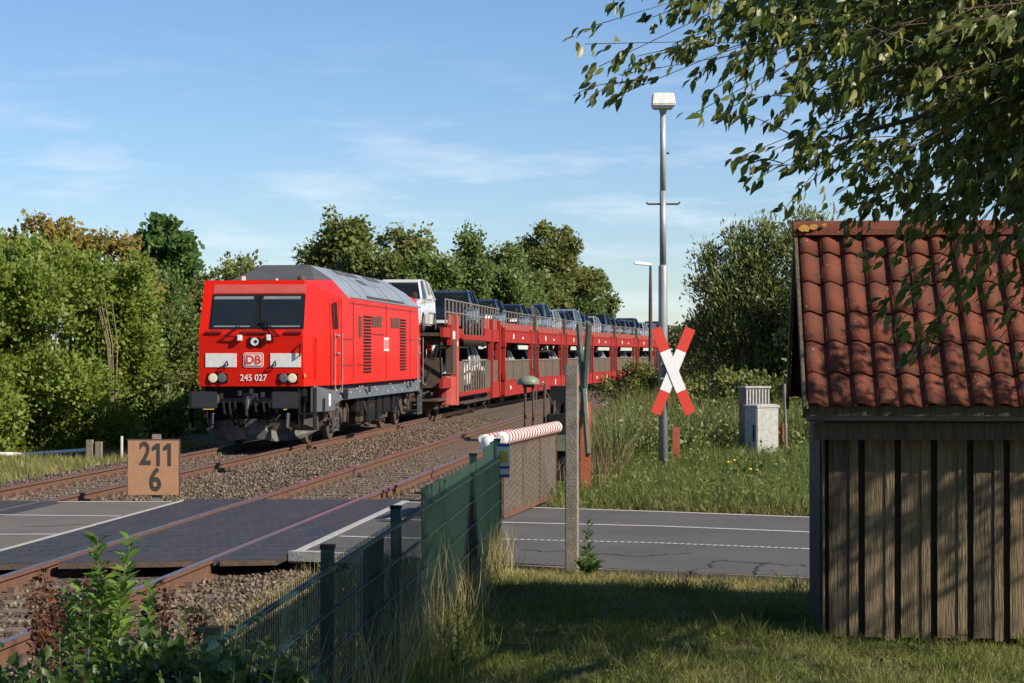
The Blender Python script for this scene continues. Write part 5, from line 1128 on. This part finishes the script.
# trees behind the train
def tree(px, D, top, w, n, leaf, matl, label, seed, low=340, shape=None, dens=16, name='broadleaf_tree'):
    p = at(px, D, -.3); H = hz(top, D) + .3; z0 = hz(low, D) + .3; rr = random.Random(seed); W_ = w * D / FPX; bl = []
    for k in range(dens):
        t = rr.random(); z = z0 + (H - z0) * (.15 + .75 * t); hw = W_ * .5 * math.sqrt(max(.05, 1 - max(0, (t - .35) / .75) ** 2)); bl.append(B(rr.uniform(-1, 1) * hw * .75, rr.uniform(-1, 1) * hw * .4, z, W_ * .19 * rr.uniform(.7, 1.3), W_*.19, (H - z0) * .15 * rr.uniform(.7, 1.3)))
    for k in range(dens // 2): a = rr.uniform(.1, math.pi - .1); bl.append(B(math.cos(a) * W_ * .46, rr.uniform(-.6, .6), z0 + (H - z0) * (.35 + .6 * math.sin(a)) * .98, W_*.075, W_*.08, W_*.06))
    return bush(name, p, bl, n, leaf, M[matl], label, 'tree', 'trees behind the train', seed, (.2, .08), .6, 5, .1, .65, ('crown', 'trunk'))
tree(238, 85, 263, 45, 4000, .22, 'oak_leaf', 'small tree top just above the left corner of the cab roof', 31)
tree(342, 92, 224, 76, 14000, .22, 'oak_leaf', 'olive green round-topped tree above the locomotive roof', 32, 345)
tree(398, 96, 230, 92, 16000, .22, 'oak_leaf', 'wide olive tree behind the first cars on the train', 33, 345)
tree(432, 90, 256, 76, 13000, .2, 'poplar_leaf', 'low green tree between the round-topped tree and the poplar', 34, 345)
tree(470, 96, 232, 36, 8000, .19, 'poplar_leaf', 'narrow lighter green poplar behind the third and fourth car', 35, 345, name='poplar')
tree(508, 108, 248, 60, 12000, .2, 'poplar_leaf', 'light green tree right of the narrow poplar', 36, 345)
tree(552, 135, 223, 92, 26000, .26, 'oak_leaf', 'tallest dark oak behind the middle of the train', 37, 340, dens=14, name='oak_tree')
tree(585, 165, 268, 66, 10000, .3, 'poplar_leaf', 'yellow green tree where the tree line ends beside the sky', 38, 345)
tree(532, 122, 275, 80, 11000, .24, 'oak_leaf', 'low dark tree at the foot of the tall oak', 39, 345)
tree(300, 84, 285, 70, 5000, .22, 'oak_leaf', 'dark low tree hidden mostly behind the locomotive', 40, 345)
tree(372, 90, 250, 80, 13000, .22, 'oak_leaf', 'low olive tree filling the gap over the locomotive roof', 45, 345)
tree(490, 101, 262, 76, 12000, .2, 'poplar_leaf', 'low green tree in front of the poplar and the tall oak', 46, 345)
tree(312, 95, 246, 34, 4000, .2, 'oak_leaf', 'small left outlier of the tree group over the cab roof', 47, 345)
# bush right of the lamp
p = at(752, 50, 0.2); rr = random.Random(9)
def z5(py): return hz(py, 50) - .2
bl = [B(0,0,z5(262),.8,.8,.6), B(.9,0,z5(250),.8,.8,.6), B(-.7,0,z5(290),.7,.8,.7), B(.5,0,z5(300),1.1,1,.9), B(-.5,0,z5(335),1.0,1,.7), B(.9,0,z5(345),1.2,1,.9), B(-1.0,0,z5(325),.45,.5,.5), B(.3,0,z5(232),.3,.3,.3), B(-.3,0,z5(240),.3,.3,.3), B(1.3,0,z5(225),.4,.4,.3), B(1.9,.3,z5(280),.9,.9,1.1), B(0,0,z5(375),1.3,1,.7), B(-1.05,0,z5(255),.25,.25,.3), B(-1.2,0,z5(285),.2,.2,.2), B(-1.4,0,z5(355),.4,.4,.4), B(-.2,.6,z5(340),1.4,.5,.8), B(.9,.6,z5(350),1.4,.5,.8), B(0,.6,z5(300),1.2,.5,.8)]
bush('willow_bush', p, bl, 46000, .13, M['willow_leaf'], 'large grey green willow bush between the crossbuck and the shed', 'bush', None, 41, (.07, .045), .42, 12, .9, .36, ('foliage', 'stem'), M['palebark'])
p = at(640, 62, .2)
bush('dark_bush', p, [B(-.5,0,.7,.8,.7,.5), B(.6,0,.9,.9,.7,.6), B(0,0,1.2,.5,.5,.4), B(1.4,0,1.3,.8,.8,.7)], 9000, .1, M['oak_leaf'], 'low dark bush behind the lamp pole beside the near track', 'bush', None, 42, (.03,.02), .3, 6)
p = at(690, 64, .2)
bush('dark_bush', p, [B(0,0,.8,.9,.7,.8), B(.2,0,1.7,.7,.6,.6), B(-.3,0,2.3,.45,.4,.4), B(.5,0,2.6,.5,.4,.5)], 9000, .11, M['willow_leaf'], 'leafy bush directly behind the red and white crossbuck', 'bush', None, 48, (.03,.02), .3, 6)
p = at(745, 44, .15)
bush('bramble_bush', p, [B(-.9,0,.7,.8,.6,.5), B(.3,0,.8,1.0,.6,.6), B(1.3,0,.9,.9,.6,.6), B(-.2,.3,1.2,.6,.5,.3)], 9000, .11, M['oak_leaf'], 'dark bramble thicket behind the concrete cabinets', 'bush', None, 43, (.03,.02), .3, 6)
p = at(870, 48, .15); bush('hedge_shrub', p, [B(-.9,0,2.5,1.2,1.2,2.3), B(.9,0,2.6,1.3,1.2,2.2)], 9000, .15, M['willow_leaf'], 'green shrub hidden behind the shed roof', 'shrub', None, 44, (.06,.04), .4, 6)
# ------------------------------------------------------------------ the near tree: hub outside the picture on the right, leafy sprays reaching in
rg = np.random.default_rng(77); rr = random.Random(77)
def pp(px, py, D): q = at(px, D); return Vector((q.x, q.y, hz(py, D)))
hub = pp(1330, 60, 8.6); base = Vector((hub.x + .5, hub.y + .2, 0))
NT_ = empty('overhanging_tree', base, 0, label='tree reaching in from the right with drooping green leaves over the shed roof', cat='tree')
tw = MB(); leaves = []       # (pos, dir)
def offs(v): return v - base
def twig(p0, p1, r, nl, side=.5, lw=1.0, bend=.12):
    """a curved twig with side shoots and hanging leaves"""
    L_ = (p1 - p0).length; m = p0.lerp(p1, .5) + Vector((0, 0, bend * L_)) + Vector([rr.uniform(-.13, .13) * L_ for _ in range(3)])
    pts = [p0.lerp(m, t*2) if t < .5 else m.lerp(p1, t*2-1) for t in np.linspace(0, 1, 7)]
    pts = [p0*(1-t)**2 + m*2*t*(1-t) + p1*t*t for t in np.linspace(0, 1, 8)]
    tw.tube([offs(q) for q in pts], [max(.0016, r*(1-.85*t)) for t in np.linspace(0, 1, 8)], 5)
    for k in range(nl):
        t = 1 - rr.random() ** 1.3 * .75; q = p0*(1-t)**2 + m*2*t*(1-t) + p1*t*t; d = (p1 - m).normalized() * .8 + Vector((rr.uniform(-.8,.8), rr.uniform(-.8,.8), rr.uniform(-1.2, .2))); leaves.append((q, d))
    return pts
def spray(px, py, D, nsub=6, nl=9, src=None):
    if px < 640: px += 7
    e = pp(px, py, D); s = src or (hub + Vector((rr.uniform(-.5,.3), rr.uniform(-.6,.6), rr.uniform(-.3,.6)))); 
    # start close in for short twigs: limbs run most of the way
    st = s.lerp(e, .0); pts = twig(st, e, .0058, nl, bend=rr.uniform(.1, .26))
    for _ in range(5): leaves.append((e + Vector((rr.uniform(-.03,.03), rr.uniform(-.03,.03), rr.uniform(-.03,.02))), Vector((rr.uniform(-1,.3), rr.uniform(-.6,.6), rr.uniform(-1,.1)))))
    for k in range(nsub):
        t = rr.uniform(.45, .97); i = min(6, int(t*7)); q = pts[i].lerp(pts[i+1], t*7 - i)
        d = (e - s).normalized(); sd_ = Vector((rr.uniform(-1,.4), rr.uniform(-1,1)*.9, rr.uniform(-1,.45))).normalized(); ln = rr.uniform(.12, .38)
        twig(q, q + (d*.35 + sd_*.85) * ln * .8, .003, rr.randint(7, 12))
for (x, y) in [(566,42),(572,24),(580,66),(598,96),(600,76),(618,58),(640,20),(600,2),(660,48),(684,112),(700,92),(668,2),(735,92),(722,60),(700,20),(745,178),(727,158),(760,150),(790,186),(800,150),(770,110),(775,205),(820,195),(840,165),(850,205),(862,262),(845,238),(905,225),(885,250),(925,262),(890,318),(905,290),(925,300),(900,358),(940,318),(960,285),(985,345),(1000,300),(1008,350),(1020,245),(960,240)]:
    spray(x + 12, y + rr.uniform(-3, 3), rr.uniform(7.6, 10.2), 9 if y < 230 else 4, 10)
for k in range(135):
    x = 770 + 330 * rr.random() ** .8; ylim = np.interp(x, [700, 770, 850, 930, 1000, 1100], [30, 95, 170, 225, 245, 260]); y = rr.uniform(-60, 1) if rr.random() < .2 else rr.uniform(-20, ylim); spray(x, y, rr.uniform(7.4, 11.5), 9, 12)
for k in range(40): spray(rr.uniform(665, 800), rr.uniform(-70, 50) - (800 - 700) * 0, rr.uniform(7.6, 10.5), 5, 9)
for k in range(70): spray(rr.uniform(900, 1100), rr.uniform(-30, 185), rr.uniform(10, 12.5), 9, 12)
for k in range(15): spray(rr.uniform(840, 1060), rr.uniform(150, 235), rr.uniform(8.5, 11), 6, 10)
n_in = len(leaves)
def shade_limb(u0, u1, d0, d1, z0, z1, k_, sub=5):     # unseen limbs added to cast shade on shed, lawn and fence
    s = hub + Vector((.5, .4, .1)); m_ = RT * ((u0+u1)/2) + AX * ((d0+d1)/2); m_.z = (z0+z1)/2; tw.tube([offs(s), offs(s.lerp(m_, .5) + Vector((0,0,.2))), offs(m_)], [.05, .035, .015], 6)
    for _ in range(k_):
        c = RT * rr.uniform(u0, u1) + AX * rr.uniform(d0, d1); c.z = rr.uniform(z0, z1); twig(m_.lerp(c, rr.uniform(0, .6)), c, .005, 12)
        for q in range(sub): d = Vector([rr.uniform(-1, 1) for _ in range(3)]) * .3; twig(c, c + d, .003, 11)
shade_limb(5.2, 7.6, 12.0, 13.8, 2.9, 4.8, 62)
shade_limb(6.0, 8.2, 10.6, 12.2, 3.8, 5.6, 16)
shade_limb(3.9, 5.2, 12.2, 13.3, 3.0, 4.1, 60, 8)
shade_limb(2.6, 3.5, 8.6, 11.6, 2.9, 3.5, 90, 8)
# unseen crown added beyond the right edge to shade fence, lawn and shed
cc = []
for k in range(760):
    c = hub + Vector((rr.uniform(-.9, 3.2), rr.uniform(-5.8, .5) if k % 14 else rr.uniform(1.8, 4.6), rr.uniform(-1.0, .8) if k % 6 else rr.uniform(.8, 2.4)))
    if c.y < hub.y + .5: c.z = min(c.z, hub.z + .35)
    if c.y < hub.y - 3: c.x -= .7
    sp_ = at(120, 7.3, 1.15); v_ = c - sp_; 
    if (v_ - sd * v_.dot(sd)).length < .75: continue;  # gap left in the added crown so the green shoots stay sunlit
    pts = twig(hub + Vector((rr.uniform(-.2, 1.6), (c - hub).y * .6, rr.uniform(-.2, .8))), c, .01, 14)
    for q in range(4): d = Vector([rr.uniform(-1, 1) for _ in range(3)]) * .38; twig(c, c + d, .005, 12)
LP = np.array([tuple(offs(q)) for q, d in leaves]); LD = np.array([tuple(d) for q, d in leaves]); n = len(LP)
LP += rg.normal(size=(n, 3)) * .012; ln = rg.uniform(.042, .074, n)
cu_ = (LP[:,0]+base.x)*math.cos(YAW) + (LP[:,1]+base.y)*math.sin(YAW); cD_ = -(LP[:,0]+base.x)*math.sin(YAW) + (LP[:,1]+base.y)*math.cos(YAW)
ln = np.where((cu_/cD_*FPX + 512 > 1190) & (cD_ < 9.6), ln * 2.3, ln)  # leaves out of view enlarged so the added crown shades more
LD = LD + np.array([-.12, 0, -.18]); zd = rdir(rg, n) * .6 + np.array([.5, -.45, .8])
scatter('crown', LEAF_V, LEAF_F, LP, LD, zd, ln*rg.uniform(.38, .52, n), ln, ln, rg.random(n), M['near_leaf'], NT_, smooth=False)
for (z0_, z1_, x, y) in ((0, 0, 0, 0),):
    tw.tube([(0, 0, -.2), (.05, 0, .9), (-.1, .05, 1.8), offs(hub) * .6 + Vector((0,0,.9)), offs(hub)], [.19, .15, .13, .1, .07], 10)
for k in range(9):
    a = offs(hub); b = a + Vector((rr.uniform(-.9, 2.2), rr.uniform(-1.8, 3.2), rr.uniform(0, 1.8))); tw.tube([a, a.lerp(b, .5) + Vector((0,0,.15)), b], [.055, .035, .015], 7)
for k in range(6):
    a = offs(hub); b = offs(pp(rr.uniform(820, 960), rr.uniform(20, 140), rr.uniform(8, 10))); tw.tube([a, a.lerp(b, .5) + Vector((0,0,.12)), b], [.03, .02, .008], 6)
tw.build('trunk', M['bark'], NT_, smooth=True)
print('near leaves', n)
# ------------------------------------------------------------------ grass
def blades(name, n, fx, h, wd, matl, label, lean=.35, seed=1, cat='grass', zf=None):
    rg = np.random.default_rng(seed); P = fx(rg, n); n = len(P)
    yd = np.stack([rg.normal(0, lean, n), rg.normal(0, lean, n), np.ones(n)], 1); zd = rdir(rg, n) * np.array([1, 1, .1])
    hh = h * rg.uniform(.45, 1.25, n) * (1 if zf is None else zf(P)); o = scatter(name, BLD_V, BLD_F, P, yd, zd, wd * rg.uniform(.6, 1.3, n), hh, hh, np.clip(rg.random(n)*.75 + .25*np.sin(P[:,0]*2.3+P[:,1]*1.1)**2, 0, 1), matl)
    return tag(o, label, cat, kind='stuff')
def area(x0, x1, y0, y1, keep=None, dens=None):
    def f(rg, n):
        x = rg.uniform(x0, x1, n); y = rg.uniform(y0, y1, n); k = np.array([off_road(a, b) and (keep is None or keep(a, b)) for a, b in zip(x, y)]); x, y = x[k], y[k]
        if dens is not None: k = rg.random(len(x)) < dens(x, y); x, y = x[k], y[k]
        return np.stack([x, y, np.array([terrain(a, b) for a, b in zip(x, y)]) - .01], 1)
    return f
def fside(x, y):     # distance to the right of the fence line
    D = -x*math.sin(YAW) + y*math.cos(YAW); u = x*math.cos(YAW) + y*math.sin(YAW); return u - (FO + D*math.tan(FH))
patch = lambda x, y: .35 + .65 * (np.sin(x*3.1 + y*1.3) * np.sin(y*2.3 - x*.7) > -.35)
blades('lawn_grass', 120000, area(-2.6, 4.6, 10.6, 20.9, lambda a, b: fside(a, b) > -.05, lambda x, y: np.clip((np.array([ypoly(NP_, q) for q in x]) - y)/1.9, .12, 1)), .075, .006, M['grass'], 'short patchy green lawn in front of the shed', .5, 3, zf=lambda P: .7 + .6 * (np.sin(P[:,0]*4.1 + P[:,1]) * np.sin(P[:,1]*3.3) > 0))
blades('lawn_straw', 130000, area(-2.6, 4.6, 10.6, 21.5, lambda a, b: fside(a, b) > -.05, lambda x, y: np.clip(1.25 - (np.array([ypoly(NP_, q) for q in x]) - y)/1.9, .07, 1)), .09, .005, M['straw'], 'dry straw coloured blades mixed into the lawn towards the road', .8, 4)  # dry grass, thickened near the road to brighten the sunlit strip
blades('lawn_tufts', 9000, lambda rg, n: (lambda C: np.stack([C[:,0], C[:,1], np.zeros(len(C))], 1))(np.repeat(np.stack([rg.uniform(-1.5, 4.2, n//30), rg.uniform(10.8, 19, n//30)], 1), 30, 0) + rg.normal(size=(n//30*30, 2))*.05), .15, .007, M['grass'], 'taller green grass tufts growing in the lawn', .55, 6)
verge = lambda a, b: a - curve_off(b) > -2.3
blades('verge_grass', 60000, area(-2.4, 4.6, 26, 41, verge), .3, .013, M['verge_green'], 'rough green grass along the far side of the road', .4, 7)
blades('verge_straw', 40000, area(-2.6, 4.6, 26, 34, verge, lambda x, y: np.clip(1.05 - (y - np.array([ypoly(FP, q) for q in x]))/1.3, .12, 1)), .2, .009, M['straw'], 'dry yellow grass at the edge of the road', .5, 8)
blades('reeds', 38000, area(-2.2, 6.5, 34.6, 52, lambda a, b: verge(a, b) and (b > 40 or a < -.35 and b > 38.2 or a < -1.7 and b > 34)), .85, .028, M['reed'], 'tall reeds and long grass on the bank behind the crossbuck', .42, 9, 'reeds')
blades('rusty_weeds', 4200, area(-3.0, -.7, 30, 44, lambda a, b: a > -2.9 and (a < -1.6 or b > 38)), .62, .016, M['rusty_stalk'], 'reddish brown seed stalks beside the near track', .25, 10, 'weeds')
blades('left_verge_grass', 30000, area(-22, -12.7, 33, 52), .17, .014, M['grass'], 'grass strip at the foot of the hedge across the tracks', .4, 11)
blades('left_verge_straw', 7000, area(-20, -12.5, 36, 48), .2, .012, M['straw'], 'dry grass along the far ballast edge', .4, 12)
blades('track_weeds', 1200, area(-9.2, -7.2, 30, 34), .2, .008, M['straw'], 'sparse dry weeds round the foot of the kilometre board', .5, 13, 'weeds')
def herbs(name, n, fx, leaf, matl, label, seed, hmax):
    rg = np.random.default_rng(seed); C = fx(rg, n // 14); C = np.repeat(C, 14, 0); m = len(C); hh = np.repeat(rg.uniform(.2, 1, m // 14), 14) * hmax
    C = C + rg.normal(size=(m, 3)) * np.array([.08, .08, 0]); C[:, 2] += rg.random(m) * hh; s = leaf * rg.uniform(.5, 1.3, m)
    o = scatter(name, LEAF_V, LEAF_F, C, rdir(rg, m) + np.array([0, 0, .5]), rdir(rg, m)*.7 + np.array([.4, -.3, .8]), s*.5, s, s, rg.random(m), matl); return tag(o, label, 'weeds', kind='stuff')
herbs('verge_herbs', 15000, area(-2.3, 4.6, 26.5, 40, verge), .075, M['verge_green'], 'leafy green herbs growing through the verge grass across the road', 91, .42)
herbs('lawn_herbs', 9000, area(-1.9, 4.6, 10.8, 20.4, lambda a, b: fside(a, b) > .05), .035, M['verge_green'], 'small clover and dandelion leaves scattered in the lawn', 92, .04)
herbs('bank_herbs', 16000, area(-2.8, 5.5, 37, 46, lambda a, b: verge(a, b) and (b > 39.4 or a < -.3)), .1, M['willow_leaf'], 'leafy weeds among the reeds on the bank', 93, .9)
def fence_line(lo_, hi_, w):
    def f(rg, n): s = rg.uniform(lo_, hi_, n); o = rg.normal(0, w, n); return np.array([tuple(fp(a, 0, b)) for a, b in zip(s, o)])
    return f
blades('fence_straw', 700, fence_line(15.5, 20.6, .1), .42, .006, M['straw'], 'tall dry grass stalks along the far end of the green fence', .16, 14)
blades('fence_stalks', 650, fence_line(6, 15, .12), .72, .006, M['straw'], 'dry stalks standing through the low green fence', .14, 15)
blades('fence_grass', 5000, fence_line(6, 15.5, .16), .3, .01, M['grass'], 'dark green grass along the foot of the fence', .3, 16)
blades('ballast_straw', 4500, area(-4.1, -2.2, 14, 21.3, lambda a, b: fside(a, b) < -.1), .28, .006, M['straw'], 'dry bleached grass on the ballast behind the fence', .45, 17)
# ------------------------------------------------------------------ plants in the left foreground
def leafy_stem(p0, p1, n, leaf, mb, out_, rr, wob=.04):
    m = p0.lerp(p1, .5) + Vector((rr.uniform(-wob, wob), rr.uniform(-wob, wob), 0)); pts = [p0*(1-t)**2 + m*2*t*(1-t) + p1*t*t for t in np.linspace(0, 1, 6)]
    mb.tube(pts, [.006 - .004*t for t in np.linspace(0, 1, 6)], 5)
    for k in range(n):
        t = .12 + .88 * k / n; q = p0*(1-t)**2 + m*2*t*(1-t) + p1*t*t; a = k * 2.4 + rr.uniform(-.3, .3); out_.append((q, Vector((math.cos(a), math.sin(a), rr.uniform(.3, 1.1))), leaf * (1.15 - .5*t) * rr.uniform(.8, 1.15)))
def plant(name, px, py, D, tops, n, leaf, asp, matl, label, cat, seed, z=-.05):
    b = at(px, D, z); rr = random.Random(seed); rg = np.random.default_rng(seed); e = empty(name, b, 0, label=label, cat=cat); mb = MB(); o = []
    for (tx, ty) in tops:
        q = at(tx, D + rr.uniform(-.25, .25)); q.z = hz(ty, D); leafy_stem(Vector((rr.uniform(-.05,.05), rr.uniform(-.05,.05), 0)), q - b, n, leaf, mb, o, rr)
    P = np.array([tuple(x[0]) for x in o]); Dd = np.array([tuple(x[1]) for x in o]); s = np.array([x[2] for x in o])
    scatter('leaves', LEAF_V, LEAF_F, P, Dd, rdir(rg, len(P))*.4 + np.array([0, -.2, 1]), s*asp, s, s, rg.random(len(P)), matl, e); mb.build('stem', M['olive'], e); return e
plant('tall_weed', 108, 700, 7.4, [(97, 533), (130, 538), (118, 590), (82, 590), (152, 592), (68, 600), (104, 570), (125, 565)], 120, .1, .42, M['sapling_leaf'], 'upright leafy green shoots in front of the crossing', 'weed', 51)
plant('tall_weed', 70, 700, 7.0, [(60, 640), (90, 610), (40, 655), (110, 620), (20, 665), (75, 625)], 80, .08, .5, M['weed_leaf'], 'lower dark green weeds at the bottom left corner', 'weed', 52)
plant('trailing_shrub', 175, 700, 6.6, [(262, 600), (240, 612), (205, 600), (185, 606), (160, 625), (225, 640), (150, 650)], 60, .06, .6, M['weed_leaf'], 'trailing shrub climbing over the fence top in the left foreground', 'shrub', 53)
plant('trailing_shrub', 215, 720, 6.0, [(278, 662), (265, 655), (235, 668), (200, 672), (180, 660), (160, 668)], 50, .06, .6, M['weed_leaf'], 'pale leaved twig reaching right across the dark fence at the bottom edge', 'shrub', 54)
for px, D, w, h, n, sd, lb in ((40, 6.6, 1.0, 1.26, 9500, 61, 'dense dark ivy shrub filling the bottom left corner'), (205, 6.6, .6, 1.32, 8500, 62, 'ivy shrub growing over the low fence beside the bicycle'), (-20, 6.6, .6, 1.25, 4600, 63, 'dark shrub at the lower left edge of the picture')):
    p = at(px, D, -.1); bush('ivy_shrub', p, [B(0,0,h*.7,w*.5,.3,h*.2), B(-.25*w,0,h*.8,w*.3,.25,h*.14), B(.3*w,0,h*.78,w*.3,.25,h*.14), B(0,0,h*.4,w*.4,.3,h*.25)], n, .04, M['weed_leaf'], lb, 'shrub', None, sd, (.012,.008), .12, 8, .2, .65, ('foliage', 'stem'), None, (LEAF_V, LEAF_F))
def dock(px, D, top, n, seed, label, w=.16):
    b = at(px, D, -.15); rg = np.random.default_rng(seed); H = hz(top, D) + .15; e = empty('dried_dock', b, 0, label=label, cat='weed'); mb = MB(); rr = random.Random(seed); C = []
    for k in range(9): t = Vector((rr.uniform(-w, w), rr.uniform(-w, w), H*rr.uniform(.7, 1))); mb.tube([(0,0,0), t*.5 + Vector((0,0,.05)), t], [.006,.005,.002], 5); C += [t * rr.uniform(.35, 1) + Vector((rr.gauss(0,.02), rr.gauss(0,.02), rr.gauss(0,.02))) for _ in range(n//9)]
    P = np.array([tuple(c) for c in C]); m = len(P); s = rg.uniform(.01, .026, m); scatter('seed_heads', DIA_V, DIA_F, P, rdir(rg, m), rdir(rg, m), s, s, s, rg.random(m), M['dry_leaf'], e); mb.build('stem', M['iron'], e)
dock(88, 9.5, 547, 4200, 71, 'dried reddish brown dock plant left of the green shoots'); dock(70, 9.0, 590, 3600, 72, 'lower dried brown dock plant nearest the left rail', .2); dock(140, 9.2, 585, 3600, 73, 'dried brown dock plant right of the green shoots', .2); dock(165, 8.6, 605, 2800, 74, 'dried brown weed leaning towards the mesh fence', .18)
o = MB().tube([(0,0,-.1),(-.02,0,.55),(-.03,0,.78)], [.022,.018,.012], 7).build('dead_branch', M['bark']); o.location = at(12, 6.6, 0) ; tag(o, 'dark upright dead branch at the lower left edge', 'branch')
# single weeds on the lawn
plant('mullein_weed', 588, 575, 19.6, [(589, 518), (592, 556), (582, 560), (599, 560)], 26, .11, .4, M['weed_leaf'], 'small upright green weed at the foot of the concrete post', 'weed', 81, -.02)
plant('ragwort', 455, 650, 13.6, [(456, 603), (445, 612), (466, 622), (438, 625)], 20, .06, .35, M['weed_leaf'], 'yellow flowered weed standing in the shade by the fence', 'weed', 82, -.02)
plant('verge_weed', 752, 470, 33, [(735, 462), (752, 455), (765, 460), (720, 470)], 22, .13, .4, M['weed_leaf'], 'yellow flowered weeds in front of the concrete cabinets', 'weed', 83, 0)
mb = MB()
for px, py, D in ((734, 461, 32.9), (728, 463, 32.9), (750, 470, 31.5), (757, 471, 31.5)): q = at(px, D); mb.lathe([(.015,0),(.03,.012),(.01,.03)], (q.x, q.y, hz(py, D)), 10)
o = mb.build('ragwort_flowers', M['yellow']); tag(o, 'yellow ragwort flower heads on the verge', 'flowers', kind='stuff')
